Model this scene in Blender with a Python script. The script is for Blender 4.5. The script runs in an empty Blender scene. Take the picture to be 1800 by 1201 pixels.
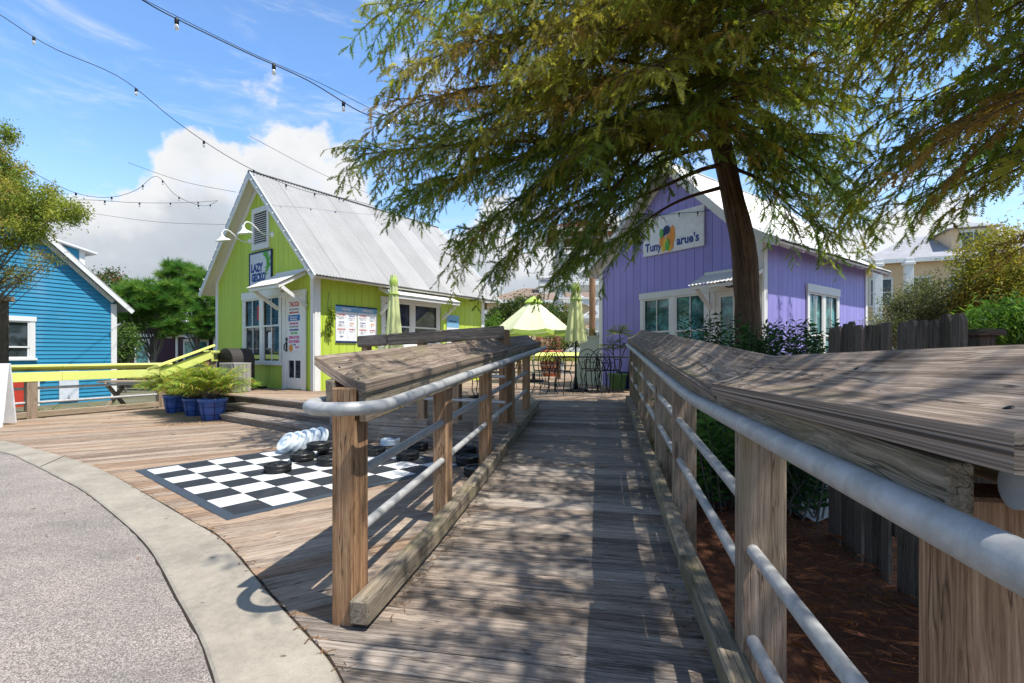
import bpy, math, random
import numpy as np
from mathutils import Vector, Matrix
random.seed(7)
rng = np.random.default_rng(11)
R = math.radians
scene = bpy.context.scene
COL = scene.collection
V = Vector

# ------------------------------------------------------------------ camera
F_PX, CX, CY, EYE = 850.0, 900.0, 622.0, 1.12
cam_d = bpy.data.cameras.new("camera")
cam_d.sensor_width = 36.0
cam_d.lens = F_PX / 1800.0 * 36.0
cam_d.shift_y = (CY - 600.5) / 1800.0
cam_d.clip_start = 0.02
cam_d.clip_end = 3000.0
cam = bpy.data.objects.new("camera", cam_d)
cam.location = (0, 0, EYE)
cam.rotation_euler = (R(90), 0, 0)
COL.objects.link(cam)
scene.camera = cam

# ------------------------------------------------------------------ light
SUN_DIR = V((0.394, -0.2265, 0.891)).normalized()
sd = bpy.data.lights.new("sun", 'SUN')
sd.energy = 5.0
sd.angle = R(0.55)
sd.color = (1.0, 0.955, 0.88)
sun = bpy.data.objects.new("sun", sd)
sun.rotation_euler = (-SUN_DIR).to_track_quat('-Z', 'Y').to_euler()
sun.location = (10, -6, 25)
COL.objects.link(sun)

scene.view_settings.view_transform = 'Standard'
scene.view_settings.look = 'None'
scene.view_settings.gamma = 1.0
scene.view_settings.exposure = 0.36
scene.view_settings.use_curve_mapping = False

world = bpy.data.worlds.new("World")
scene.world = world
world.use_nodes = True

class NT:
    """tiny node helper"""
    def __init__(s, tree):
        s.t = tree; s.n = tree.nodes; s.l = tree.links
        s.n.clear()
    def add(s, typ, **kw):
        n = s.n.new(typ)
        for k, v in kw.items():
            if k == 'i':
                for kk, vv in v.items():
                    if hasattr(vv, 'is_output'): s.l.new(vv, n.inputs[kk])
                    else: n.inputs[kk].default_value = vv
            else: setattr(n, k, v)
        return n
    def math(s, op, a, b=0.0, c=None, clamp=False):
        n = s.n.new('ShaderNodeMath'); n.operation = op; n.use_clamp = clamp
        for i, v in enumerate((a, b, c)):
            if v is None: continue
            if hasattr(v, 'is_output'): s.l.new(v, n.inputs[i])
            else: n.inputs[i].default_value = v
        return n.outputs[0]
    def smooth(s, x, lo, hi):
        n = s.n.new('ShaderNodeMapRange'); n.interpolation_type = 'SMOOTHSTEP'
        s.l.new(x, n.inputs[0]); n.inputs[1].default_value = lo; n.inputs[2].default_value = hi
        return n.outputs[0]
    def mix(s, f, a, b, mode='MIX'):
        n = s.n.new('ShaderNodeMix'); n.data_type = 'RGBA'; n.blend_type = mode
        for i, v in ((0, f), (6, a), (7, b)):
            if hasattr(v, 'is_output'): s.l.new(v, n.inputs[i])
            else: n.inputs[i].default_value = v if i == 0 or len(v) == 4 else (*v, 1)
        return n.outputs[2]
    def noise(s, vec, scale, detail=4, rough=0.55, dist=0.0):
        n = s.n.new('ShaderNodeTexNoise')
        if vec is not None: s.l.new(vec, n.inputs['Vector'])
        n.inputs['Scale'].default_value = scale; n.inputs['Detail'].default_value = detail
        n.inputs['Roughness'].default_value = rough; n.inputs['Distortion'].default_value = dist
        return n.outputs[0]
    def ramp(s, f, stops):
        n = s.n.new('ShaderNodeValToRGB'); e = n.color_ramp.elements
        while len(e) < len(stops): e.new(0.5)
        for k, (p, c) in enumerate(stops):
            e[k].position = p; e[k].color = (*c, 1) if len(c) == 3 else c
        s.l.new(f, n.inputs[0]); return n.outputs[0]
    def mapping(s, vec, scale=(1, 1, 1), loc=(0, 0, 0)):
        n = s.n.new('ShaderNodeMapping'); s.l.new(vec, n.inputs[0])
        n.inputs['Scale'].default_value = scale; n.inputs['Location'].default_value = loc
        return n.outputs[0]

def build_world():
    t = NT(world.node_tree)
    sky = t.add('ShaderNodeTexSky', sky_type='NISHITA', sun_disc=False, sun_elevation=R(63),
                sun_rotation=R(120), altitude=0.0, air_density=1.0, dust_density=0.4, ozone_density=2.5)
    tc = t.add('ShaderNodeTexCoord')
    d = tc.outputs['Generated']
    sep = t.add('ShaderNodeSeparateXYZ'); t.l.new(d, sep.inputs[0])
    X, Y, Z = sep.outputs
    az = t.math('ARCTAN2', X, Y)                       # 0 = +Y, + to the right
    hz = t.math('SQRT', t.math('ADD', t.math('MULTIPLY', X, X), t.math('MULTIPLY', Y, Y)))
    el = t.math('ARCTAN2', Z, hz)
    n1 = t.noise(t.mapping(d, (1, 1, 1.35)), 7.0, 9, 0.56)
    n2 = t.noise(t.mapping(d, (1, 1, 1.2), (3, 1, 2)), 3.2, 5, 0.5)
    # top height of the cloud bank over azimuth
    fc = t.add('ShaderNodeFloatCurve')
    t.l.new(t.math('ADD', t.math('DIVIDE', az, 2 * math.pi), 0.5), fc.inputs['Value'])
    c = fc.mapping.curves[0]
    pts = [(-180, .05), (-110, .06), (-66, .2), (-54, .36), (-41, .265), (-35, .37), (-30, .42), (-24, .40), (-17, .33), (-11, .27), (-3, .29), (6, .28), (20, .27), (34, .24), (50, .18), (80, .07), (130, .05), (180, .05)]
    while len(c.points) < len(pts): c.points.new(0.5, 0.5)
    for p, (a, h) in zip(c.points, pts):
        p.location = (a / 360 + .5, h); p.handle_type = 'AUTO'
    fc.mapping.update()
    top = fc.outputs[0]
    hgt = t.math('ADD', t.math('SUBTRACT', top, el), t.math('MULTIPLY', t.math('SUBTRACT', n1, 0.5), 0.36))
    cum = t.smooth(hgt, 0.0, 0.035)
    # the lit, bulging tops are white, the bases a flat blue grey
    shade = t.math('ADD', hgt, t.math('MULTIPLY', t.math('SUBTRACT', n2, 0.5), 0.5))
    ccol = t.ramp(shade, [(0.0, (4.9, 4.95, 5.0)), (0.06, (4.5, 4.6, 4.75)), (0.13, (3.3, 3.55, 3.85)), (0.3, (2.5, 2.85, 3.25)), (0.42, (3.4, 3.65, 3.95))])
    # break the bank into patches so that blue shows through
    hole = t.smooth(n2, 0.27, 0.42)
    cum = t.math('MULTIPLY', cum, hole)
    # thin streaks higher up
    n3 = t.noise(t.mapping(d, (2.0, 1.2, 7.0), (1.3, 0.2, 0)), 2.2, 7, 0.62, 0.7)
    cir = t.math('MULTIPLY', t.smooth(n3, 0.46, 0.74), 0.62)
    lowf = t.math('SUBTRACT', 1.0, t.smooth(el, 0.0, 0.42))
    ahead = t.math('ADD', 0.3, t.math('MULTIPLY', t.smooth(Y, -0.2, 0.6), 0.7))
    veil = t.math('MULTIPLY', t.math('MULTIPLY', lowf, 0.60), ahead)
    skyb = t.mix(1.0, sky.outputs[0], (1.12, 1.38, 1.58), 'MULTIPLY')
    nearh = t.math('MULTIPLY', t.math('SUBTRACT', 1.0, t.smooth(el, 0.5, 0.85)), t.smooth(Y, -0.3, 0.25))
    skyc = t.mix(nearh, t.mix(1.0, sky.outputs[0], (.85, .95, 1.02), 'MULTIPLY'), skyb)
    skyc = t.mix(veil, skyc, (4.1, 4.9, 5.7))
    skyc = t.mix(cir, skyc, (4.9, 5.2, 5.5))
    skyc = t.mix(cum, skyc, ccol)
    bg = t.add('ShaderNodeBackground'); t.l.new(skyc, bg.inputs[0]); bg.inputs[1].default_value = 0.15
    out = t.add('ShaderNodeOutputWorld'); t.l.new(bg.outputs[0], out.inputs[0])
build_world()

# ------------------------------------------------------------------ survey helpers
def P(px, py, y):                       # a point of the photograph at depth y -> world
    return V(((px - CX) / F_PX * y, y, EYE - (py - CY) / F_PX * y))
def G(px, py, z=0.0):                   # a point of the photograph lying on a level plane
    y = (EYE - z) * F_PX / (py - CY)
    return V(((px - CX) / F_PX * y, y, z))
AR = R(10.46)                           # heading of the ramp
SA, CA = math.sin(AR), math.cos(AR)
def RP(s, t, z=0.0):                    # ramp frame: s along, t to the right
    return V((s * SA + t * CA, s * CA - t * SA, z))
S0, S1, DECK = 2.9, 8.1, 0.33
def ramp_z(s):
    return 0.0 if s < S0 else min(DECK, (s - S0) / (S1 - S0) * DECK)

# ------------------------------------------------------------------ mesh builder
class MB:
    def __init__(s):
        s.v = []; s.f = []; s.mi = []; s.sm = []; s.gc = []; s.rn = []; s.m = 0; s.smooth = False
    def _add(s, vs, fs, gcs=None, rn=None, smooth=None):
        b = len(s.v)
        s.v += [tuple(p) for p in vs]
        s.f += [tuple(b + i for i in f) for f in fs]
        s.mi += [s.m] * len(fs)
        s.sm += [s.smooth if smooth is None else smooth] * len(fs)
        s.gc += [tuple(g) for g in (gcs if gcs is not None else vs)]
        s.rn += [random.random() if rn is None else rn] * len(vs)
    def cbox(s, c, ax, half, ch=0.0, rn=None):
        c = V(c); X, Y, Z = [V(a).normalized() for a in ax]; hx, hy, hz = half
        off = random.uniform(0, 40)
        rn = random.random() if rn is None else rn
        if ch <= 0:
            L = [(sx * hx, sy * hy, sz * hz) for sx in (-1, 1) for sy in (-1, 1) for sz in (-1, 1)]
            fs = [(0, 1, 3, 2), (4, 6, 7, 5), (0, 4, 5, 1), (2, 3, 7, 6), (0, 2, 6, 4), (1, 5, 7, 3)]
        else:
            ch = min(ch, hx * .8, hy * .8, hz * .8)
            L = []; idx = {}
            for sx in (-1, 1):
                for sy in (-1, 1):
                    for sz in (-1, 1):
                        for k in range(3):
                            h = [hx - ch, hy - ch, hz - ch]; h[k] = (hx, hy, hz)[k]
                            idx[(sx, sy, sz, k)] = len(L)
                            L.append((sx * h[0], sy * h[1], sz * h[2]))
            fs = []
            for k in range(3):
                a, b = [(1, 2), (2, 0), (0, 1)][k]
                for sg in (-1, 1):
                    q = []
                    for (u, w) in ((-1, -1), (1, -1), (1, 1), (-1, 1)):
                        sgn = [0, 0, 0]; sgn[k] = sg; sgn[a] = u; sgn[b] = w
                        q.append(idx[(*sgn, k)])
                    fs.append(tuple(q) if sg > 0 else tuple(reversed(q)))
            for k in range(3):           # edge strips along axis k
                a, b = [(1, 2), (2, 0), (0, 1)][k]
                for u in (-1, 1):
                    for w in (-1, 1):
                        def vi(e, m):
                            sgn = [0, 0, 0]; sgn[k] = e; sgn[a] = u; sgn[b] = w
                            return idx[(*sgn, m)]
                        q = (vi(-1, a), vi(1, a), vi(1, b), vi(-1, b))
                        fs.append(q if u * w > 0 else tuple(reversed(q)))
            for sx in (-1, 1):
                for sy in (-1, 1):
                    for sz in (-1, 1):
                        q = tuple(idx[(sx, sy, sz, k)] for k in range(3))
                        fs.append(q if sx * sy * sz > 0 else tuple(reversed(q)))
        vs = [c + X * l[0] + Y * l[1] + Z * l[2] for l in L]
        s._add(vs, fs, [(l[0] + off, l[1], l[2] + off * .37) for l in L], rn, False)
    def box(s, lo, hi, ch=0.0, rn=None):
        lo, hi = V(lo), V(hi)
        s.cbox((lo + hi) / 2, ((1, 0, 0), (0, 1, 0), (0, 0, 1)), [abs(x) / 2 for x in (hi - lo)], ch, rn)
    def beam(s, p0, p1, w, h, up=(0, 0, 1), ch=0.004, rn=None):
        p0, p1 = V(p0), V(p1); d = p1 - p0
        x = d.normalized(); y = V(up).cross(x).normalized(); z = x.cross(y)
        s.cbox((p0 + p1) / 2, (x, y, z), (d.length / 2, w / 2, h / 2), ch, rn)
    def tube(s, path, r, seg=10, cap=True, rn=None):
        path = [V(p) for p in path]; n = len(path)
        rs = [r] * n if not hasattr(r, '__len__') else r
        rn = random.random() if rn is None else rn
        tang = [(path[min(i + 1, n - 1)] - path[max(i - 1, 0)]).normalized() for i in range(n)]
        ref = V((0, 0, 1)) if abs(tang[0].z) < .9 else V((1, 0, 0))
        u = tang[0].cross(ref).normalized()
        vs, g, acc = [], [], 0.0
        for i in range(n):
            if i: acc += (path[i] - path[i - 1]).length
            u = (u - tang[i] * u.dot(tang[i])).normalized(); w = tang[i].cross(u)
            for k in range(seg):
                a = 2 * math.pi * k / seg
                vs.append(path[i] + (u * math.cos(a) + w * math.sin(a)) * rs[i])
                g.append((acc, math.cos(a) * rs[i], math.sin(a) * rs[i]))
        fs = [(i * seg + k, i * seg + (k + 1) % seg, (i + 1) * seg + (k + 1) % seg, (i + 1) * seg + k)
              for i in range(n - 1) for k in range(seg)]
        s._add(vs, fs, g, rn, True)
        if cap:
            s._add(vs[:seg], [tuple(reversed(range(seg)))], g[:seg], rn, False)
            s._add(vs[-seg:], [tuple(range(seg))], g[-seg:], rn, False)
    def lathe(s, c, prof, seg=20, axis=(0, 0, 1), smooth=True, rn=None, wob=0.0):
        c = V(c); Z = V(axis).normalized()
        ref = V((1, 0, 0)) if abs(Z.x) < .9 else V((0, 1, 0))
        X = (ref - Z * ref.dot(Z)).normalized(); Y = Z.cross(X)
        rn = random.random() if rn is None else rn
        vs = []; g = []
        for r, z in prof:
            for k in range(seg):
                a = 2 * math.pi * k / seg
                vs.append(c + Z * z + (X * math.cos(a) + Y * math.sin(a)) * r)
                g.append((math.cos(a) * r, math.sin(a) * r, z))
        fs = [(i * seg + k, i * seg + (k + 1) % seg, (i + 1) * seg + (k + 1) % seg, (i + 1) * seg + k)
              for i in range(len(prof) - 1) for k in range(seg)]
        s._add(vs, fs, g, rn, smooth)
        if prof[0][0] > 1e-4: s._add(vs[:seg], [tuple(reversed(range(seg)))], g[:seg], rn, False)
        if prof[-1][0] > 1e-4: s._add(vs[-seg:], [tuple(range(seg))], g[-seg:], rn, False)
    def prism(s, o, u, v, n, pts, th, rn=None):
        """polygon pts (in u,v from o) given thickness th along n"""
        o, u, v, n = V(o), V(u), V(v), V(n); k = len(pts)
        rn = random.random() if rn is None else rn
        area = sum(pts[i][0] * pts[(i + 1) % k][1] - pts[(i + 1) % k][0] * pts[i][1] for i in range(k))
        if (area < 0) != (u.cross(v).dot(n) < 0): pts = list(reversed(pts))
        bot = [o + u * a + v * b for a, b in pts]; top = [p + n * th for p in bot]
        fs = [tuple(reversed(range(k))), tuple(range(k, 2 * k))] + [(i, (i + 1) % k, k + (i + 1) % k, k + i) for i in range(k)]
        s._add(bot + top, fs, [(a, b, 0) for a, b in pts] + [(a, b, th) for a, b in pts], rn, False)
    def grid(s, rows, smooth=True, rn=None, gcs=None):
        nr, nc = len(rows), len(rows[0])
        vs = [p for r in rows for p in r]
        fs = [(i * nc + j, i * nc + j + 1, (i + 1) * nc + j + 1, (i + 1) * nc + j) for i in range(nr - 1) for j in range(nc - 1)]
        s._add(vs, fs, gcs, rn, smooth)
    def build(s, name, mats, parent=None, kind=None):
        me = bpy.data.meshes.new(name)
        me.from_pydata(s.v, [], s.f)
        mats = mats if isinstance(mats, (list, tuple)) else [mats]
        for m in mats: me.materials.append(m)
        me.polygons.foreach_set('material_index', s.mi)
        me.polygons.foreach_set('use_smooth', s.sm)
        a = me.attributes.new('gc', 'FLOAT_VECTOR', 'POINT'); a.data.foreach_set('vector', np.array(s.gc, dtype=np.float32).ravel())
        a = me.attributes.new('rnd', 'FLOAT', 'POINT'); a.data.foreach_set('value', np.array(s.rn, dtype=np.float32))
        me.update()
        return link(name, me, parent, kind)

def link(name, data, parent=None, kind=None):
    o = bpy.data.objects.new(name, data); COL.objects.link(o)
    if parent is not None: adopt(o, parent)
    if kind: o['kind'] = kind
    return o
def world_m(p):
    m = Matrix.Translation(p.location) @ p.rotation_euler.to_matrix().to_4x4()
    if p.parent is not None: m = world_m(p.parent) @ p.matrix_parent_inverse @ m
    return m
def adopt(o, p):
    o.parent = p; o.matrix_parent_inverse = world_m(p).inverted()
def tag(o, label=None, cat=None, group=None, kind=None):
    if label: o['label'] = label
    if cat: o['category'] = cat
    if group: o['group'] = group
    if kind: o['kind'] = kind
    return o
def thing(name, label, cat, loc=(0, 0, 0), rz=0.0, group=None):
    o = bpy.data.objects.new(name, None); COL.objects.link(o)
    o.empty_display_size = 0.2
    o.location = V(loc); o.rotation_euler = (0, 0, rz)
    return tag(o, label, cat, group)
KIDS = {}
def copy_tree(o, parent=None):
    c = o.copy(); COL.objects.link(c)
    if parent is not None: c.parent = parent
    for ch in [x for x in COL.objects if x.parent == o]: copy_tree(ch, c)
    return c

def np_mesh(name, verts, nper, mat, parent=None, col=None, smooth=False):
    """verts (N*nper,3) of N separate faces with nper corners each; col (N,3)"""
    verts = np.ascontiguousarray(verts, dtype=np.float32); nv = len(verts); nf = nv // nper
    me = bpy.data.meshes.new(name)
    me.vertices.add(nv); me.vertices.foreach_set('co', verts.ravel())
    me.loops.add(nv); me.loops.foreach_set('vertex_index', np.arange(nv, dtype=np.int32))
    me.polygons.add(nf); me.polygons.foreach_set('loop_start', np.arange(0, nv, nper, dtype=np.int32))
    if smooth: me.polygons.foreach_set('use_smooth', np.ones(nf, dtype=bool))
    if col is not None:
        a = me.attributes.new('col', 'FLOAT_COLOR', 'POINT')
        c4 = np.ones((nf, 4), dtype=np.float32); c4[:, :3] = col
        a.data.foreach_set('color', np.repeat(c4, nper, axis=0).ravel())
    me.materials.append(mat); me.update(calc_edges=True)
    return link(name, me, parent)

FONT_CACHE = {}
def lettering(text, size, o, u, v, mat, parent, depth=0.004, name='lettering', align='CENTER', squeeze=1.0, weight=.03):
    cu = bpy.data.curves.new('txt', 'FONT'); cu.body = text; cu.size = size
    cu.align_x = align; cu.align_y = 'CENTER'; cu.extrude = depth / 2; cu.resolution_u = 3
    cu.offset = size * weight
    t = bpy.data.objects.new('txt', cu); COL.objects.link(t)
    bpy.context.view_layer.update()
    me = bpy.data.meshes.new_from_object(t.evaluated_get(bpy.context.evaluated_depsgraph_get()))
    bpy.data.objects.remove(t); bpy.data.curves.remove(cu)
    u, v = V(u).normalized(), V(v).normalized(); n = u.cross(v)
    m = Matrix(((u.x * squeeze, v.x, n.x, o[0]), (u.y * squeeze, v.y, n.y, o[1]), (u.z * squeeze, v.z, n.z, o[2]), (0, 0, 0, 1)))
    me.transform(m); me.name = name
    me.materials.clear(); me.materials.append(mat)
    return link(name, me, parent)
# ------------------------------------------------------------------ materials
def new_mat(name):
    m = bpy.data.materials.new(name); m.use_nodes = True
    t = NT(m.node_tree)
    b = t.add('ShaderNodeBsdfPrincipled'); o = t.add('ShaderNodeOutputMaterial')
    t.l.new(b.outputs[0], o.inputs[0])
    return m, t, b
def setc(t, b, key, v):
    if hasattr(v, 'is_output'): t.l.new(v, b.inputs[key])
    else: b.inputs[key].default_value = (*v, 1) if isinstance(v, tuple) and len(v) == 3 else v
def bump(t, b, h, strength, dist=0.01):
    n = t.add('ShaderNodeBump'); n.inputs['Strength'].default_value = strength; n.inputs['Distance'].default_value = dist
    t.l.new(h, n.inputs['Height']); t.l.new(n.outputs[0], b.inputs['Normal'])
def attr(t, name, out='Vector'):
    return t.add('ShaderNodeAttribute', attribute_name=name).outputs[out]

def wood(name, dark, mid, light, var=0.35, tint=None, moss=None, rough=0.85, knots=True, scale=1.0, grain=1.0):
    m, t, b = new_mat(name)
    gc = attr(t, 'gc'); rn = attr(t, 'rnd', 'Fac')
    wv = t.add('ShaderNodeCombineXYZ'); t.l.new(t.math('MULTIPLY', rn, 37.0), wv.inputs[0]); t.l.new(t.math('MULTIPLY', rn, 91.0), wv.inputs[1])
    sh = t.add('ShaderNodeVectorMath', operation='ADD'); t.l.new(gc, sh.inputs[0]); t.l.new(wv.outputs[0], sh.inputs[1]); p = sh.outputs[0]
    wn = t.noise(t.mapping(p, (1.5, 6, 6)), 1.0, 3, 0.5)
    wy = t.add('ShaderNodeCombineXYZ'); dw = t.math('MULTIPLY', t.math('SUBTRACT', wn, 0.5), 0.07); t.l.new(dw, wy.inputs[1]); t.l.new(dw, wy.inputs[2])
    sw = t.add('ShaderNodeVectorMath', operation='ADD'); t.l.new(p, sw.inputs[0]); t.l.new(wy.outputs[0], sw.inputs[1]); pw = sw.outputs[0]
    g1 = t.noise(t.mapping(pw, (0.9 * scale, 62 * scale, 62 * scale)), 1.0, 6, 0.7, 0.1)
    g2 = t.noise(t.mapping(pw, (5.0 * scale, 340 * scale, 340 * scale)), 1.0, 3, 0.7, 0.1)
    blot = t.noise(t.mapping(p, (2.6, 7, 7)), 1.0, 6, 0.68, 0.5)
    def dev(x, k): return t.math('MULTIPLY', t.math('SUBTRACT', x, 0.5), k)
    f = t.math('ADD', 0.5, dev(g1, 1.3 * grain)); f = t.math('ADD', f, dev(g2, 1.1 * grain)); f = t.math('ADD', f, dev(blot, 0.6)); f = t.math('ADD', f, dev(rn, var * 0.6))
    col = t.ramp(f, [(0.2, dark), (0.5, mid), (0.8, light)])
    if tint:
        col = t.mix(t.math('MULTIPLY', t.smooth(t.math('FRACT', t.math('MULTIPLY', rn, 7.13)), 0.45, 0.9), 0.75), col, t.mix(1.0, col, tint, 'MULTIPLY'))
    if knots:
        vo = t.add('ShaderNodeTexVoronoi', feature='F1'); t.l.new(t.mapping(p, (2.1, 8.5, 8.5)), vo.inputs['Vector']); vo.inputs['Scale'].default_value = 1.0
        k = t.math('SUBTRACT', 1.0, t.smooth(vo.outputs['Distance'], 0.05, 0.2))
        col = t.mix(t.math('MULTIPLY', k, 0.7), col, tuple(x * 0.45 for x in dark) if not tint else tuple(x * 0.6 for x in dark))
    if moss:
        mo = t.smooth(t.noise(t.mapping(p, (1.5, 5, 5)), 1.0, 5, 0.65), 0.46, 0.72)
        col = t.mix(t.math('MULTIPLY', mo, 0.6), col, moss)
    crack = t.noise(t.mapping(pw, (1.3 * scale, 38 * scale, 38 * scale)), 1.0, 2, 0.5, 0.2)
    cr = t.math('SUBTRACT', 1.0, t.smooth(t.math('ABSOLUTE', t.math('SUBTRACT', crack, 0.5)), 0.0, 0.014))
    cr = t.math('MULTIPLY', cr, t.smooth(blot, 0.42, 0.55))
    col = t.mix(t.math('MULTIPLY', cr, 0.85), col, tuple(x * 0.3 for x in dark))
    setc(t, b, 'Base Color', col); b.inputs['Roughness'].default_value = rough
    b.inputs['Specular IOR Level'].default_value = 0.25
    bump(t, b, t.math('SUBTRACT', f, t.math('MULTIPLY', cr, 0.9)), 0.5, 0.006)
    return m

def paint(name, c, rough=0.5, var=0.10, grime=0.0, grime_c=(.12, .11, .09), spec=0.35, fine=40):
    m, t, b = new_mat(name)
    g = t.add('ShaderNodeNewGeometry').outputs['Position']
    n = t.noise(g, 1.7, 6, 0.6); n2 = t.noise(g, fine, 3, 0.6)
    f = t.math('ADD', t.math('MULTIPLY', n, 0.7), t.math('MULTIPLY', n2, 0.3))
    col = t.ramp(f, [(0.3, tuple(x * (1 - var) for x in c)), (0.7, tuple(min(1, x * (1 + var)) for x in c))])
    rn = attr(t, 'rnd', 'Fac')
    col = t.mix(1.0, col, t.ramp(rn, [(0.0, (.90, .90, .90)), (1.0, (1.0, 1.0, 1.0))]), 'MULTIPLY')
    fade = t.noise(t.mapping(g, (1.1, 1.1, .5)), 1.0, 5, .6)
    col = t.mix(t.math('MULTIPLY', t.smooth(fade, .5, .75), .16), col, tuple(min(1, x * .6 + .35) for x in c))
    if grime > 0:
        st = t.noise(t.mapping(g, (9, 9, 1.2)), 1.0, 6, 0.65)
        col = t.mix(t.math('MULTIPLY', t.smooth(st, 0.5, 0.78), grime), col, grime_c)
    setc(t, b, 'Base Color', col); b.inputs['Roughness'].default_value = rough
    b.inputs['Specular IOR Level'].default_value = spec
    bump(t, b, n2, 0.12, 0.003)
    return m

def plain(name, c, rough=0.6, metal=0.0, spec=0.4):
    m, t, b = new_mat(name)
    g = t.add('ShaderNodeTexCoord').outputs['Object']
    n = t.noise(g, 9.0, 5, 0.6)
    setc(t, b, 'Base Color', t.ramp(n, [(0.3, tuple(x * .88 for x in c)), (0.7, tuple(min(1, x * 1.08) for x in c))]))
    b.inputs['Roughness'].default_value = rough; b.inputs['Metallic'].default_value = metal
    b.inputs['Specular IOR Level'].default_value = spec
    return m

def foliage(name, trans=0.45, rough=0.6, gain=1.0):
    m = bpy.data.materials.new(name); m.use_nodes = True
    t = NT(m.node_tree)
    c = attr(t, 'col', 'Color')
    if gain != 1.0: c = t.mix(1.0, c, (gain, gain, gain), 'MULTIPLY')
    b = t.add('ShaderNodeBsdfPrincipled'); t.l.new(c, b.inputs['Base Color'])
    b.inputs['Roughness'].default_value = rough; b.inputs['Specular IOR Level'].default_value = 0.2
    tr = t.add('ShaderNodeBsdfTranslucent'); t.l.new(t.mix(1.0, c, (1.5, 1.6, 0.8), 'MULTIPLY'), tr.inputs[0])
    mx = t.add('ShaderNodeMixShader'); mx.inputs[0].default_value = trans
    t.l.new(b.outputs[0], mx.inputs[1]); t.l.new(tr.outputs[0], mx.inputs[2])
    o = t.add('ShaderNodeOutputMaterial'); t.l.new(mx.outputs[0], o.inputs[0])
    return m

def galvanised():
    m, t, b = new_mat('galvanised pipe')
    g = t.add('ShaderNodeNewGeometry').outputs['Position']
    n = t.noise(g, 16, 8, 0.72, 0.5); n2 = t.noise(g, 60, 5, 0.75)
    col = t.ramp(n, [(0.3, (.31, .31, .305)), (0.5, (.41, .41, .40)), (0.7, (.53, .525, .515))])
    rust = t.math('MULTIPLY', t.smooth(n2, 0.66, 0.76), t.smooth(n, 0.5, 0.62))
    col = t.mix(t.math('MULTIPLY', rust, .6), col, (.2, .12, .07))
    setc(t, b, 'Base Color', col); b.inputs['Metallic'].default_value = 0.2
    setc(t, b, 'Roughness', t.math('ADD', t.math('MULTIPLY', n2, 0.3), 0.38))
    bump(t, b, n2, 0.12, 0.002)
    return m

def asphalt():
    m, t, b = new_mat('exposed aggregate road')
    g = t.add('ShaderNodeNewGeometry').outputs['Position']
    vo = t.add('ShaderNodeTexVoronoi', feature='F1'); t.l.new(g, vo.inputs['Vector']); vo.inputs['Scale'].default_value = 240
    peb = t.ramp(vo.outputs['Color'], [(0.15, (.13, .115, .10)), (0.5, (.34, .30, .268)), (0.8, (.60, .55, .50))])
    n = t.noise(g, 1.3, 6, 0.62); n4 = t.noise(g, 300, 2, 0.6)
    col = t.mix(t.smooth(n, .3, .7), t.mix(1.0, peb, (.80, .78, .77), 'MULTIPLY'), t.mix(1.0, peb, (1.06, 1.0, .96), 'MULTIPLY'))
    edge = t.smooth(vo.outputs['Distance'], 0.35, 0.75)
    col = t.mix(t.math('MULTIPLY', edge, 0.55), col, (.13, .115, .10))
    st = t.noise(t.mapping(g, (.8, 2.2, 1)), 1.0, 7, .7, .6)
    col = t.mix(t.math('MULTIPLY', t.smooth(st, .46, .62), .38), col, (.15, .135, .12))
    setc(t, b, 'Base Color', col); b.inputs['Roughness'].default_value = 0.9
    bump(t, b, t.math('ADD', t.math('SUBTRACT', 1.0, vo.outputs['Distance']), n4), 0.55, 0.004)
    return m
def concrete(name, c, stains=True):
    m, t, b = new_mat(name)
    g = t.add('ShaderNodeNewGeometry').outputs['Position']
    n = t.noise(g, 2.1, 7, 0.65); n2 = t.noise(g, 160, 3, 0.7); n3 = t.noise(g, 26, 5, 0.6)
    f = t.math('ADD', t.math('MULTIPLY', n, 0.5), t.math('ADD', t.math('MULTIPLY', n2, 0.28), t.math('MULTIPLY', n3, 0.22)))
    col = t.ramp(f, [(0.34, tuple(x * .55 for x in c)), (0.5, c), (0.66, tuple(x * 1.35 for x in c))])
    if stains:
        vo = t.add('ShaderNodeTexVoronoi', feature='F1', voronoi_dimensions='2D'); t.l.new(t.mapping(g, (1.0, 1.9, 1)), vo.inputs['Vector']); vo.inputs['Scale'].default_value = 1.9
        vo.inputs['Randomness'].default_value = 1.0
        s = t.math('SUBTRACT', 1.0, t.smooth(t.math('ADD', vo.outputs['Distance'], t.math('MULTIPLY', n3, .06)), 0.04, 0.062))
        col = t.mix(t.math('MULTIPLY', s, .75), col, (.05, .045, .04))
    setc(t, b, 'Base Color', col); b.inputs['Roughness'].default_value = 0.9
    bump(t, b, t.math('ADD', n2, n3), 0.3, 0.003)
    return m
def mulch():
    m, t, b = new_mat('pine straw')
    g = t.add('ShaderNodeNewGeometry').outputs['Position']
    a = t.noise(t.mapping(g, (60, 9, 20)), 1.0, 4, .7, 1.5); c = t.noise(t.mapping(g, (9, 55, 20), (3, 2, 1)), 1.0, 4, .7, 1.5)
    f = t.math('ADD', t.math('MULTIPLY', t.math('MAXIMUM', a, c), .8), t.math('MULTIPLY', t.noise(g, 3, 4), .25))
    setc(t, b, 'Base Color', t.ramp(f, [(0.42, (.05, .018, .009)), (0.6, (.19, .07, .032)), (0.8, (.36, .16, .075))]))
    b.inputs['Roughness'].default_value = 0.95
    bump(t, b, f, 0.9, 0.02)
    return m
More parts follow.
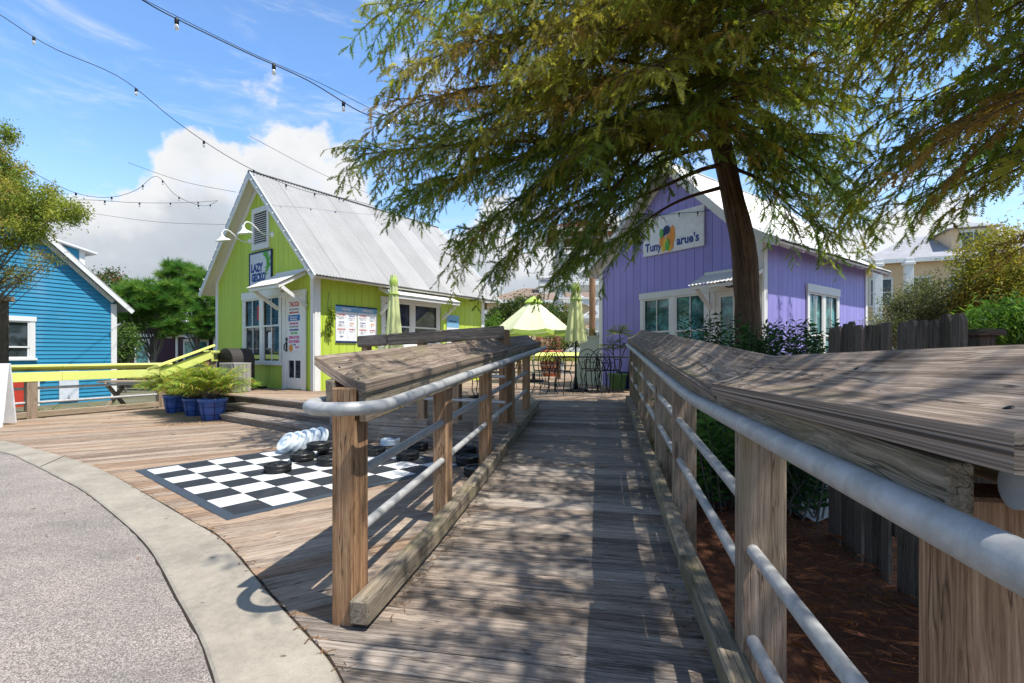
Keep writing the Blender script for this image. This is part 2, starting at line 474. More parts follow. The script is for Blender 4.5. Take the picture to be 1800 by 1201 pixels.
def earth():
    m, t, b = new_mat('ground')
    g = t.add('ShaderNodeNewGeometry').outputs['Position']
    n = t.noise(g, .6, 8, .65); n2 = t.noise(g, 22, 4, .7)
    f = t.math('ADD', t.math('MULTIPLY', n, .6), t.math('MULTIPLY', n2, .4))
    setc(t, b, 'Base Color', t.ramp(f, [(0.35, (.06, .07, .03)), (0.52, (.14, .13, .075)), (0.7, (.26, .23, .17))]))
    b.inputs['Roughness'].default_value = 0.95; bump(t, b, n2, .5, .03)
    return m
def glass(name, c=(.012, .016, .02), rough=0.04):
    m, t, b = new_mat(name)
    g = t.add('ShaderNodeNewGeometry').outputs['Position']
    n = t.noise(t.mapping(g, (2.6, 2.6, 3.2)), 1.0, 4, .6, 1.0)
    setc(t, b, 'Base Color', t.ramp(n, [(0.38, c), (0.5, tuple(x * 2.2 + .005 for x in c)), (0.64, tuple(x * 5 + .01 for x in c))]))  # patchy tones stand in for reflections, painted into the base colour
    b.inputs['Roughness'].default_value = rough; b.inputs['Specular IOR Level'].default_value = 0.55
    return m
def corrugated(name, c, rough=.45, metal=.25, streak=.18):
    m, t, b = new_mat(name)
    gc = attr(t, 'gc'); rn = attr(t, 'rnd', 'Fac')
    st = t.noise(t.mapping(gc, (12, .7, 1)), 1.0, 5, .6); n = t.noise(gc, 2.0, 6, .6)
    f = t.math('ADD', t.math('MULTIPLY', st, .5), t.math('MULTIPLY', n, .5))
    f = t.math('ADD', f, t.math('MULTIPLY', t.math('SUBTRACT', rn, .5), .28))
    setc(t, b, 'Base Color', t.ramp(f, [(.3, tuple(x * (1 - streak) for x in c)), (.7, tuple(min(1, x * (1 + streak * .5)) for x in c))]))
    b.inputs['Roughness'].default_value = rough; b.inputs['Metallic'].default_value = metal; b.inputs['Specular IOR Level'].default_value = .25
    return m
def cloth(name, c, trans=.25):
    m, t, b = new_mat(name)
    b.inputs['Roughness'].default_value = .85; b.inputs['Specular IOR Level'].default_value = .15
    g = t.add('ShaderNodeTexCoord').outputs['Object']
    col = t.ramp(t.noise(g, 5, 5), [(.3, tuple(x * .9 for x in c)), (.7, tuple(min(1, x * 1.05) for x in c))])
    setc(t, b, 'Base Color', col)
    tr = t.add('ShaderNodeBsdfTranslucent'); t.l.new(col, tr.inputs[0])
    mx = t.add('ShaderNodeMixShader'); mx.inputs[0].default_value = trans
    t.l.new(b.outputs[0], mx.inputs[1]); t.l.new(tr.outputs[0], mx.inputs[2])
    o = [n for n in t.n if n.type == 'OUTPUT_MATERIAL'][0]; t.l.new(mx.outputs[0], o.inputs[0])
    return m

M = {}
M['deck'] = wood('sun bleached deck board', (.115, .078, .054), (.31, .235, .175), (.47, .38, .295), var=.5, tint=(1.0, .84, .70), knots=False, grain=1.0)
M['ramp'] = wood('grey ramp board', (.09, .072, .058), (.27, .225, .188), (.46, .395, .33), var=.6, tint=(1.0, .93, .86), knots=True, grain=1.0)
M['cap'] = wood('weathered rail cap', (.085, .06, .045), (.235, .18, .14), (.42, .34, .275), var=.3, knots=True, moss=(.19, .16, .09), scale=.8, grain=1.05)
M['post'] = wood('brown rail post', (.14, .078, .042), (.30, .182, .108), (.45, .305, .19), var=.35, tint=(1.05, .95, .8), knots=True, rough=.75, scale=.7)
M['post_grey'] = wood('greyed rail post', (.15, .10, .07), (.31, .23, .165), (.45, .35, .265), var=.35, moss=(.2, .19, .09), knots=True, scale=.7)
M['kerb_wood'] = wood('mossy kick rail', (.10, .082, .062), (.235, .195, .145), (.37, .315, .235), var=.35, moss=(.22, .19, .07), knots=True)
M['fence'] = wood('dark old fence board', (.04, .03, .022), (.11, .085, .065), (.19, .15, .115), var=.6, moss=(.08, .08, .045), knots=True)
M['step'] = wood('grey step board', (.10, .08, .065), (.25, .20, .165), (.40, .335, .285), var=.45, knots=True)
M['grey_box'] = wood('silvered wood', (.14, .135, .13), (.29, .28, .265), (.43, .41, .39), var=.4, knots=False)
M['pipe'] = galvanised()
M['road'] = asphalt()
M['kerb'] = concrete('concrete kerb', (.315, .28, .225))
M['mulch'] = mulch()
M['earth'] = earth()
M['lime'] = paint('lime green paint', (.52, .66, .075), .55, .07, .10, (.25, .33, .04))
M['lime_light'] = paint('yellow green paint', (.78, .84, .22), .5, .06, .10, (.35, .42, .1))
M['purple'] = paint('violet paint', (.32, .29, .67), .55, .08, .10, (.15, .13, .32))
M['blue'] = paint('bright blue paint', (.03, .25, .42), .5, .08, .10, (.02, .18, .36))
M['plum'] = paint('dark plum paint', (.05, .018, .04), .6, .15)
M['white'] = paint('white paint', (.78, .78, .75), .5, .05, .16, (.42, .40, .34))
M['cream'] = paint('cream soffit paint', (.66, .62, .52), .6, .06, .12, (.4, .36, .28))
M['tan'] = paint('tan stucco', (.80, .58, .36), .8, .06, .1)
M['navy'] = plain('navy', (.012, .03, .11), .5)
M['ink'] = plain('ink blue', (.012, .045, .26), .5)
M['black'] = plain('black iron', (.012, .012, .014), .45, .3)
M['rubber'] = plain('black plastic', (.014, .015, .016), .42)
M['mat_dark'] = paint('dark vinyl', (.026, .029, .034), .6, .25, .3, (.09, .085, .08), fine=25)
M['mat_white'] = paint('white vinyl', (.68, .68, .66), .55, .06, .38, (.36, .34, .31), fine=25)
M['piece_white'] = plain('translucent white plastic', (.66, .74, .80), .35)
M['lid'] = plain('dark brown grey plastic', (.045, .04, .038), .55)
M['pot_blue'] = plain('blue glazed pot', (.035, .10, .36), .3, 0, .5)
M['pot_band'] = plain('dark blue band', (.008, .02, .10), .35)
M['pot_green'] = plain('green pot', (.20, .33, .12), .5)
M['terracotta'] = plain('terracotta', (.42, .13, .06), .7)
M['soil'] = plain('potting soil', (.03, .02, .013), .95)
M['glass'] = glass('window glass')
M['glass_teal'] = glass('teal window glass', (.03, .085, .085))
M['roof_tin'] = corrugated('galvanised corrugated roof', (.37, .365, .355), .55, .0)
M['roof_white'] = corrugated('white metal roof', (.76, .755, .74), .45, .1, .08)
M['roof_brown'] = paint('brown shingle', (.23, .165, .125), .9, .2, 0, fine=14)
M['roof_grey'] = paint('grey shingle', (.34, .34, .36), .9, .2, 0, fine=14)
M['roof_red'] = plain('red metal roof', (.35, .06, .04), .5)
M['red'] = plain('red panel', (.5, .05, .03), .5)
M['green_ink'] = plain('green ink', (.10, .42, .05), .5)
M['pink_ink'] = plain('pink ink', (.62, .03, .25), .5)
M['red_ink'] = plain('red ink', (.55, .03, .02), .5)
M['blue_ink'] = plain('blue ink', (.02, .16, .45), .5)
M['sky_ink'] = plain('pale blue ink', (.20, .42, .62), .5)
M['orange'] = plain('orange ink', (.75, .28, .03), .5)
M['yellow'] = plain('yellow ink', (.75, .55, .04), .5)
M['grey_ink'] = plain('grey ink', (.30, .31, .33), .6)
M['paper'] = plain('paper white', (.78, .79, .80), .6)
M['sign_grey'] = plain('sign board', (.62, .66, .72), .5)
M['panel'] = paint('pale green grey panel', (.45, .50, .43), .7, .05, .1)
M['cloth_lime'] = cloth('lime canvas', (.52, .70, .16))
M['cloth_pale'] = cloth('faded pale lime canvas', (.84, .88, .60), .3)
M['cloth_mid'] = cloth('pale lime canvas', (.80, .85, .45), .3)
M['bark'] = wood('cypress bark', (.05, .03, .02), (.125, .08, .055), (.22, .15, .105), var=.2, knots=False, scale=.5, rough=.95)
M['bark_grey'] = wood('grey bark', (.05, .045, .038), (.13, .115, .095), (.21, .19, .16), var=.2, knots=False, scale=.4, rough=.95)
M['leaf_cyp'] = foliage('cypress needles', .55, gain=1.2)
M['leaf'] = foliage('broad leaves', .4)
M['needle'] = foliage('pine needles', .35)
def bulb_glass():
    m, t, b = new_mat('bulb glass')
    b.inputs['Base Color'].default_value = (.82, .80, .72, 1); b.inputs['Roughness'].default_value = .12
    b.inputs['Transmission Weight'].default_value = .55; b.inputs['IOR'].default_value = 1.3
    return m
M['bulb'] = bulb_glass()
M['lamp_white'] = plain('white enamel', (.82, .82, .80), .25)
# ------------------------------------------------------------------ the setting
def poly_cut(poly, o, e):
    """intervals of the line o + x*e inside a 2-D polygon"""
    n = V((-e[1], e[0])); o = V(o[:2]); e2 = V(e[:2]); xs = []
    for i in range(len(poly)):
        a, b = V(poly[i][:2]) - o, V(poly[(i + 1) % len(poly)][:2]) - o
        da, db = a.dot(n), b.dot(n)
        if (da > 0) != (db > 0):
            xs.append((a + (b - a) * (da / (da - db))).dot(e2))
    xs.sort()
    return list(zip(xs[::2], xs[1::2]))
def deck_boards(mb, poly, head, z, pitch=0.142, gap=0.007, th=0.036, maxlen=4.2, zf=None):
    e = (math.sin(R(head)), math.cos(R(head))); n = (-e[1], e[0])
    ds = [p[0] * n[0] + p[1] * n[1] for p in poly]
    k = math.floor(min(ds) / pitch)
    while k * pitch < max(ds):
        d = (k + .5) * pitch
        for x0, x1 in poly_cut(poly, (n[0] * d, n[1] * d), e):
            x = x0
            while x < x1 - .02:
                L = min(x1 - x, maxlen * random.uniform(.55, 1.0))
                if x1 - x - L < .4: L = x1 - x
                c = V((n[0] * d + e[0] * (x + L / 2), n[1] * d + e[1] * (x + L / 2), z - th / 2 + random.uniform(-.0018, .0018)))
                jog = random.uniform(-.001, .001)
                mb.cbox(c, ((e[0], e[1], jog), (n[0], n[1], random.uniform(-.006, .006)), (0, 0, 1)), (L / 2 - .0015, (pitch - gap) / 2, th / 2), .004)
                x += L
        k += 1

# far ground: one sheet to the horizon
mb = MB(); N = 44
xs = [-1500, -700, -300, -150] + [i * 5.0 - 100 for i in range(41)] + [150, 300, 700, 1500]
rows = [[V((x, y, -0.32 - (0.25 if y > 22 else 0) + (0 if abs(x) > 90 else .02 * math.sin(x * .7) * math.cos(y * .5)))) for x in xs]
        for y in [-600, -200, -60, -20, -8, 0, 6, 12, 18, 24, 32, 45, 70, 120, 250, 600, 1500]]
mb.grid(rows); mb.build('ground', M['earth'], kind='structure')

# pine straw bed to the right of the ramp
mb = MB()
gx = np.linspace(0.35, 9.0, 60); gy = np.linspace(-2.5, 13, 90)
rows = []
for y in gy:
    r = []
    for x in gx:
        h = .018 * math.sin(x * 5.1 + y * 2.3) + .02 * math.sin(x * 2.2 - y * 3.7) + random.uniform(-.008, .008)
        r.append(V((x + .19 * max(0, y) * .95, y, -0.16 + h + .05 * max(0, min(1, (y - 6) / 3)))))
    rows.append(r)
mb.grid(rows); mb.build('mulch_bed', M['mulch'], kind='structure')
# loose needles lying on the bed
nn = 9000
cx = rng.uniform(.75, 3.6, nn); cy = rng.uniform(.2, 6.5, nn); cx = cx + .19 * cy
th = rng.uniform(0, 6.28, nn); L = rng.uniform(.05, .11, nn)
pts = np.zeros((nn, 3, 3)); dx, dy = np.cos(th), np.sin(th)
zz = -0.125 + rng.uniform(-.01, .03, nn)
for j, (a, w) in enumerate(((-.5, .0018), (.5, 0), (-.5, -.0018))):
    pts[:, j, 0] = cx + dx * L * a - dy * w; pts[:, j, 1] = cy + dy * L * a + dx * w; pts[:, j, 2] = zz + rng.uniform(-.01, .012, nn)
cc = rng.uniform(.5, 1.4, (nn, 1)) * np.array([[.30, .12, .055]])
o = np_mesh('pine_needles', pts.reshape(-1, 3), 3, M['needle'], None, cc); o['kind'] = 'stuff'

# road, its concrete edge and their curve (measured points on the ground)
KO = [(-260, 768), (-120, 771), (0, 776.5), (66, 792), (117.5, 806), (158, 818.8), (198, 837), (253, 868), (338, 918), (389, 949), (441, 1006), (477.5, 1050), (514, 1090.6), (551, 1131), (576.7, 1160), (602, 1201), (640, 1285), (680, 1420)]
KI = [(-260, 782), (-120, 784), (0, 795.6), (51, 815), (99, 839), (147, 864.7), (205.7, 910.6), (253, 954.7), (283, 998.7), (312, 1054), (349, 1120), (371, 1178.7), (378, 1201), (400, 1290), (420, 1420)]
def spline(pts, n):
    pts = [V(p) for p in pts]; out = []
    acc = [0]
    for i in range(1, len(pts)): acc.append(acc[-1] + (pts[i] - pts[i - 1]).length)
    for k in range(n):
        s = acc[-1] * k / (n - 1); i = 0
        while i < len(pts) - 2 and acc[i + 1] < s: i += 1
        u = (s - acc[i]) / max(1e-9, acc[i + 1] - acc[i])
        p0, p1, p2, p3 = pts[max(i - 1, 0)], pts[i], pts[i + 1], pts[min(i + 2, len(pts) - 1)]
        m1 = (p2 - p0) * .5; m2 = (p3 - p1) * .5
        out.append(p1 * (2 * u**3 - 3 * u**2 + 1) + m1 * (u**3 - 2 * u**2 + u) + p2 * (-2 * u**3 + 3 * u**2) + m2 * (u**3 - u**2))
    return out
ko = spline([G(x, y) for x, y in KO], 90); ki = spline([G(x, y) for x, y in KI], 90)
mb = MB()
rows = []
for a, b in zip(ki, ko):
    d = (b - a).normalized()
    rows.append([a + V((0, 0, -.12)), a + V((0, 0, .006)), a + d * .012 + V((0, 0, .013)), b - d * .014 + V((0, 0, .016)), b - d * .003 + V((0, 0, .006)), b + V((0, 0, -.12))])
mb.grid(list(zip(*rows)), smooth=False); mb.build('road_kerb', M['kerb'], kind='structure')
# dirt filled joint between kerb and boards
mb = MB(); mb.grid(list(zip(*[[b + V((0, 0, .003)), b + (b - a).normalized() * random.uniform(.005, .014) + V((0, 0, .0035))] for a, b in zip(ki, ko)])), smooth=False)
for i in (37,):
    a, b = ki[i], ko[i]; mb.beam(a + (b - a) * .02 + V((0, 0, .0165)), b - (b - a) * .03 + V((0, 0, .0185)), .004, .003, ch=0)
mb.build('kerb_joint', M['soil'], kind='structure')
mb = MB()
rows = [[a + V((0, 0, .004)) + (a - b).normalized() * -.004, V((a.x - 2.5, a.y - .3, .006)), V((a.x - 9, a.y - 1.5, .01)), V((a.x - 45, a.y - 6, 0))] for a, b in zip(ki, ko)]
mb.grid(list(zip(*rows)), smooth=False); mb.build('road', M['road'], kind='structure')
mb = MB(); mb.grid(list(zip(*[[a + V((0, 0, .007)), a - (b - a).normalized() * random.uniform(.004, .012) + V((0, 0, .0085))] for a, b in zip(ki, ko)])), smooth=False)
mb.build('road_joint', M['soil'], kind='structure')

# lime shop frame: front right corner, length direction, gable direction (to the left)
LC, LE, LG = V((-4.16, 10.17, DECK)), V((.581, .814, 0)), V((-.814, .581, 0))
# steps up to the shop
SBL, SD, SNI = G(377.8, 737.6), V((.814, -.58, 0)).normalized(), V((.58, .814, 0)).normalized()
SLEN = 3.30
FR = [SBL + SD * SLEN, G(752, 785), G(832, 792), V((.06, 5.42, 0))]      # foot of the deck face right of the steps
mb = MB()
for k in range(3):
    f0 = SBL + SNI * (.333 * k) - SD * (.39 * k); f1 = SBL + SNI * (.333 * k) + SD * (SLEN + .1)
    z = .11 * (k + 1)
    mb.beam(f0 + V((0, 0, z - .075)) + SNI * .03, f1 + V((0, 0, z - .075)) + SNI * .03, .03, .075, ch=.003)
    if k < 2:
        for j in range(3):
            off = SNI * (.055 + .132 * j)
            mb.beam(f0 + off - SD * .015 + V((0, 0, z - .018)), f1 + off + V((0, 0, z - .018)), .126 if j else .14, .036, ch=.005)
    else:
        mb.beam(f0 + SNI * .05 - SD * .02 + V((0, 0, z - .016)), f1 + SNI * .05 + V((0, 0, z - .016)), .14, .038, ch=.006)
# closed right end of the flight
e0 = SBL + SD * (SLEN + .12)
for k in range(3):
    mb.beam(e0 + SNI * (.333 * k) + V((0, 0, .11 * k + .055)), e0 + SNI * 1.05 + V((0, 0, .11 * k + .055)), .03, .105, ch=.003)
mb.build('deck_steps', M['step'], kind='structure')

# lower deck
RAILC = V((-7.25, 10.4, 0))
low = [RP(1.84, -.99), RP(5.7, -.99), V((.2, 5.6, 0)), V((-1.9, 6.5, 0)), SBL + SNI * .3 + SD * SLEN, SBL + SNI * .3 - SD * .5, V((-6.4, 9.6, 0)), RAILC, V((-8.75, 7.45, 0)), V((-12.5, 6.9, 0))]
for a, b in list(zip(ki, ko))[4:]:
    q = b + (a - b) * .45
    if q.y > 1.62: low.append(q)
mb = MB(); deck_boards(mb, low, 58.0, 0.0); mb.build('lower_deck', M['deck'], kind='structure')
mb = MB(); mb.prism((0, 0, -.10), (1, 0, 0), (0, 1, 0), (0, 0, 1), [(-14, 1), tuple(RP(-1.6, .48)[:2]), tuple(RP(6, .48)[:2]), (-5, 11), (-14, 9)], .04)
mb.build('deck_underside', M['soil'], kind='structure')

# landing and ramp: boards across the walking direction
mb = MB()
s = -1.6
while s < S1:
    w = .139
    t0 = -.985 if s > 1.80 else -1.75
    if s < 1.8:
        if s > 1.2: t0 = -1.75
    z0, z1 = ramp_z(s), ramp_z(s + w)
    j0, j1 = random.uniform(-.008, .008), random.uniform(-.012, .006)
    c = (RP(s + w / 2, (t0 + .50) / 2, (z0 + z1) / 2 - .018 + random.uniform(-.002, .002)))
    x = V((CA, -SA, random.uniform(-.001, .001))); y = V((SA * w, CA * w, z1 - z0)).normalized()
    mb.cbox(c + x * (j0 + j1) / 2, (x, y, x.cross(y)), ((.50 - t0) / 2, (w - .007) / 2, .018), .004)
    s += w
mb.build('boardwalk_ramp', M['ramp'], kind='structure')
# side beam under the ramp boards
mb = MB()
for t in (-.96, .47):
    prev = None
    for s in (-1.6, S0, S1):
        p = RP(s, t, ramp_z(s) - .125)
        if prev is not None: mb.beam(prev, p, .05, .17, ch=.003)
        prev = p
mb.build('ramp_beam', M['post_grey'], kind='structure')

# upper deck
up = [SBL + SNI * .75 - SD * 1.3, SBL + SNI * .75 + SD * SLEN, FR[0] + V((.05, .06, 0)), FR[1] + V((0, .03, 0)), FR[2] + V((0, .03, 0)), V((.08, 5.44, 0)), RP(S1, -1.0), RP(S1, .55), RP(S1 + .1, 1.6), V((4.4, 9.3, 0)), V((9, 13, 0)), V((9, 19, 0)), V((-9.5, 19, 0)), V((-9.5, 12.5, 0))]
mb = MB(); deck_boards(mb, up, 97, DECK); mb.build('upper_deck', M['deck'], kind='structure')
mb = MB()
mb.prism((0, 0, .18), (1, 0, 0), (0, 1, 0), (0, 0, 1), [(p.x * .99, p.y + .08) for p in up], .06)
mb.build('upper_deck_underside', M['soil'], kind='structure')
# boarded face of the upper deck right of the steps
mb = MB()
for a, b in zip(FR[:-1], FR[1:]):
    for k in range(3):
        mb.beam(V((a.x, a.y, .055 + .11 * k)), V((b.x, b.y, .055 + .11 * k)), .035, .106, ch=.004)
mb.build('deck_face', M['step'], kind='structure')
# pale gravel path beyond the bed
mb = MB(); mb.grid([[V((2.2 + .45 * i, 3.5 + .3 * i + .9 * j, -.10)) for j in range(4)] for i in range(9)], smooth=False)
mb.build('gravel_path', concrete('pale gravel', (.50, .47, .43), False), kind='structure')

# ------------------------------------------------------------------ the two handrails of the ramp
def arc3(c, u, v, r, a0, a1, n):
    return [c + (u * math.cos(a0 + (a1 - a0) * k / n) + v * math.sin(a0 + (a1 - a0) * k / n)) * r for k in range(n + 1)]
def cap_board(mb, a, b, ti, to, zi0, zi1, dz, th=.046, cup=.022, n=10, end0=0.0):
    """tilted, slightly cupped rail cap from s=a to s=b; ti/to inner and outer edge, dz = how much the outer edge is higher"""
    L = b - a; m = max(2, int(L / .25)); off = random.uniform(0, 50); rn = random.random()
    for surf in (1, -1):
        rows = []; g = []
        for i in range(m + 1):
            s = a + L * i / m; r = []
            for j in range(n + 1):
                q = j / n; t = ti + (to - ti) * q
                z = zi0 + (zi1 - zi0) * i / m + dz * q - cup * 4 * q * (1 - q) - (0 if surf > 0 else th)
                wav = .0025 * math.sin(s * 3 + off) * (q - .5)
                inset = .005 if j in (0, n) else 0
                es = s + (end0 * (1 - (2 * q - 1)**2) if i == 0 else 0)
                r.append(RP(es, t, z + wav - inset * surf)); g.append((s + off, (q - .5) * .25, .02 * surf))
            rows.append(r)
        if surf < 0: lo = rows
        else: hi = rows
        mb.grid(rows if surf < 0 else rows, smooth=True, rn=rn, gcs=g)
    def strip(x, y, k):
        mb.grid([x, y], smooth=False, rn=rn, gcs=[(off + .01 * i, .13 * k, 0) for i in range(len(x))] + [(off + .01 * i, .13 * k, .04) for i in range(len(y))])
    strip([r[0] for r in lo], [r[0] for r in hi], 1); strip([r[-1] for r in hi], [r[-1] for r in lo], -1)
    strip(hi[0], lo[0], .5); strip(lo[-1], hi[-1], -.5)
    mb.m = 1                                       # screw heads sunk in the board
    nv = V((-CA * dz, SA * dz, abs(to - ti))).normalized() if to > ti else V((CA * dz, -SA * dz, abs(to - ti))).normalized()
    for k in range(int(L / .58) + 1):
        s = min(b - .05, a + .09 + .58 * k)
        for q in (.3, .72):
            f = (s - a) / L; z = zi0 + (zi1 - zi0) * f + dz * q - cup * 4 * q * (1 - q)
            mb.lathe(RP(s + random.uniform(-.02, .02), ti + (to - ti) * q, z), [(.0058, -.002), (.0055, .0016), (.0003, .0012)], 8, axis=nv)
    mb.m = 0

def left_railing():
    T = thing('ramp_railing', 'brown timber ramp railing left of the walkway with a looped grey pipe end', 'railing', RP(4.5, -1.05, 0), group='railings along the ramp')
    g = .053
    rise = lambda s: g * (s - 1.83)
    mb = MB(); cap_board(mb, 1.83, 4.9, -.945, -1.175, 1.003, 1.003 + rise(4.9), .113, end0=.05, cup=.034); mb.build('rail_cap', [M['cap'], M['black']], T)
    mb = MB(); cap_board(mb, 4.905, 7.72, -.945, -1.175, 1.003 + rise(4.905), 1.003 + rise(7.72), .113, cup=.034); mb.build('rail_cap', [M['cap'], M['black']], T)
    for t, z in ((-.975, .90), (-1.125, .945)):
        mb = MB(); mb.beam(RP(1.86, t, z), RP(7.68, t, z + rise(7.68)), .036, .13, ch=.004); mb.build('rail_board', M['kerb_wood'], T)
    for i, s in enumerate((1.9, 3.12, 4.34, 5.56, 6.8)):
        mb = MB(); mb.cbox(RP(s, -1.05, (.975 + rise(s) - .06) / 2), ((SA, CA, 0), (-CA, SA, 0), (0, 0, 1)), (.07, .046, (.975 + rise(s) + .06) / 2), .005)
        # the grain runs up the post
        mb.gc = [(c[2], c[0], c[1]) for c in mb.gc]
        mb.build('post', M['post'], T)
    mb = MB(); ps = [1.80, 2.6, 3.4, 4.2, 5.2, 6.2, 7.2]
    for a, b in zip(ps[:-1], ps[1:]):
        mb.beam(RP(a, -.96, ramp_z(a) + .075), RP(b, -.96, ramp_z(b) + .075), .085, .10, ch=.008, rn=.3)
    mb.build('kick_rail', M['kerb_wood'], T)
    # the handrail with its end loop
    z0 = .906
    path = [RP(7.75, -.885, z0 + rise(7.75)), RP(5, -.885, z0 + rise(5)), RP(3, -.885, z0 + rise(3)), RP(1.95, -.885, z0 + .002)]
    path += [RP(1.86 - .155 * math.sin(a), -1.035 + .15 * math.cos(a), z0) for a in [math.pi * k / 12 for k in range(13)]]
    path += [RP(2.02, -1.185, z0 + .003)]
    mb = MB(); mb.tube(path, .0275, 14); mb.build('handrail', M['pipe'], T)
    for dz in (.605, .355):
        mb = MB(); mb.tube([RP(1.93, -1.035, dz), RP(6.8, -1.035, dz + g * 4.85)], .0215, 12); mb.build('pipe_rail', M['pipe'], T)
    for s in (2.2, 4.4, 6.6):
        mb = MB(); mb.tube([RP(s, -.96, z0 + rise(s) - .05), RP(s, -.90, z0 + rise(s) - .05), RP(s, -.885, z0 + rise(s) - .02)], .008, 8); mb.build('pipe_bracket', M['pipe'], T)
left_railing()

def right_railing():
    T = thing('ramp_railing', 'greyed timber ramp railing right of the walkway, its pipe handrail closest to the viewer', 'railing', RP(4.2, .53, 0), group='railings along the ramp')
    g = .0635
    zi = lambda s: .976 + g * max(0, s - 2.0)
    mb = MB(); cap_board(mb, .60, 2.03, .43, .66, 1.040, 1.008, .108, th=.054); mb.build('rail_cap', [M['cap'], M['black']], T)
    mb = MB(); cap_board(mb, 1.99, 4.6, .43, .66, zi(1.99) - .012, zi(4.6), .15, th=.03); mb.build('rail_cap', [M['cap'], M['black']], T)
    mb = MB(); cap_board(mb, 4.607, 8.35, .43, .66, zi(4.607), zi(8.35), .15, th=.04); mb.build('rail_cap', [M['cap'], M['black']], T)
    for t, dz in ((.457, -.072), (.61, -.01)):
        mb = MB()
        mb.beam(RP(.72 if t < .5 else .66, t, .99 + dz), RP(2.1, t, 1.0 + dz), .034, .12, ch=.004, rn=.2)
        mb.beam(RP(2.1, t, 1.0 + dz), RP(8.3, t, zi(8.3) + dz), .034, .12, ch=.004, rn=.2)
        mb.build('rail_board', M['kerb_wood'], T)
    for i, s in enumerate((.778, 1.785, 3.33, 4.42, 5.53, 6.5, 7.4, 8.28)):
        top = zi(s) - .045; bot = -.2
        mb = MB(); mb.cbox(RP(s, .535, (top + bot) / 2), ((SA, CA, 0), (CA, -SA, 0), (0, 0, 1)), (.045, .07, (top - bot) / 2), .005)
        mb.gc = [(c[2], c[0], c[1]) for c in mb.gc]
        mb.build('post', M['post'] if i == 0 else M['post_grey'], T)
    mb = MB(); ps = [-.2, 1.3, 2.55, 2.56, 4.0, 5.4, 6.8, 8.1]
    for k, (a, b) in enumerate(zip(ps[:-1], ps[1:])):
        if b - a < .05: continue
        mb.beam(RP(a, .435, ramp_z(a) + .06), RP(b, .435, ramp_z(b) + .06), .088, .10, ch=.008)
    mb.build('kick_rail', M['kerb_wood'], T)
    zp = .90; z8 = zp + (1.255 - zp)
    path = [RP(8.4, .43, 1.27), RP(6, .43, zp + .0632 * 3.55), RP(3.2, .43, zp + .0632 * .72), RP(2.75, .43, zp + .018), RP(2.5, .43, zp + .006), RP(2.3, .43, zp + .001), RP(1.9, .43, zp)]
    path += [RP(.35, .43, zp - .002)]
    path[0] = RP(8.4, .43, 1.272)
    mb = MB(); mb.tube([RP(.70, .50, .955), RP(.69, .62, .955), RP(.68, .85, .955)], .0275, 16); mb.build('handrail_return', M['pipe'], T)
    mb = MB(); mb.tube(path, .0275, 16); mb.build('handrail', M['pipe'], T)
    for za, zb in ((.46, .605), (.157, .345)):
        mb = MB(); mb.tube([RP(-.2, .50, za), RP(1.76, .50, za)], .0215, 12); mb.build('pipe_rail', M['pipe'], T)
        mb = MB(); mb.tube([RP(1.81, .50, zb), RP(8.25, .50, zb + .0635 * 5.6)], .0215, 12); mb.build('pipe_rail', M['pipe'], T)
    for s in (4.9, 6.9):
        z = zp if s < 2.4 else zp + .0632 * (s - 2.45)
        mb = MB(); mb.tube([RP(s, .455, z - .055), RP(s, .435, z - .055), RP(s, .43, z - .02)], .008, 8); mb.build('pipe_bracket', M['pipe'], T)
right_railing()

# guard rail on the edge of the upper deck, right of the steps
def deck_guard():
    T = thing('deck_railing', 'brown guard rail with one wide top plank on the upper deck edge', 'railing', FR[1] + V((0, 0, DECK)))
    a, b = P(628, 601, 6.25), P(887, 584, 5.45)
    d = (b - a).normalized()
    mid = a + (b - a) * .23
    for p, q in ((a, mid), (mid, b)):
        mb = MB(); mb.beam(p + d * .003, q - d * .003, .04, .145, ch=.02); mb.build('top_plank', M['cap'], T)
    for px, by in ((640, 780), (746, 785), (806, 790), (883, 792)):
        k = (px - 628) / 259; top = a + (b - a) * k
        mb = MB(); n = V((d.y, -d.x, 0))
        c = top - n * .066
        mb.cbox(V((c.x, c.y, (c.z + .05) / 2 + .02)), (d, n, (0, 0, 1)), (.05, .045, (c.z + .05) / 2 - .04), .005)
        mb.gc = [(c_[2], c_[0], c_[1]) for c_ in mb.gc]
        mb.build('post', M['post'], T)
    for z in (.57, .86):
        n = V((d.y, -d.x, 0)); mb = MB()
        mb.tube([V((a.x, a.y, z)) - n * .03 + d * .15, V((b.x, b.y, z)) - n * .03], .02, 10); mb.build('pipe_rail', M['pipe'], T)
deck_guard()

# loose straw and bits of leaf lying on the boards and along the kerb
nn = 1500; k = rng.random(nn)
cs = np.where(k < .35, rng.uniform(1.9, 8, nn), np.where(k < .6, rng.uniform(.4, 8, nn), 0)); ct = np.where(k < .35, -.93 + np.abs(rng.normal(0, .05, nn)), np.where(k < .6, .385 - np.abs(rng.normal(0, .05, nn)), 0))
pp = np.zeros((nn, 3))
for i in range(nn):
    if k[i] < .6: q = RP(cs[i], ct[i], ramp_z(cs[i]) + .004)
    elif k[i] < .85: j = rng.integers(4, 89); q = ko[j] + (ki[j] - ko[j]) * float(rng.normal(-.02, .05)); q = V((q.x, q.y, .019))
    else: q = V((rng.uniform(-6, -1.3), rng.uniform(2.6, 6.5), .006))
    pp[i] = q
th = rng.uniform(0, 6.28, nn); L = rng.uniform(.015, .06, nn); w = rng.uniform(.0012, .004, nn)
dx, dy = np.cos(th), np.sin(th); tri = np.zeros((nn, 3, 3))
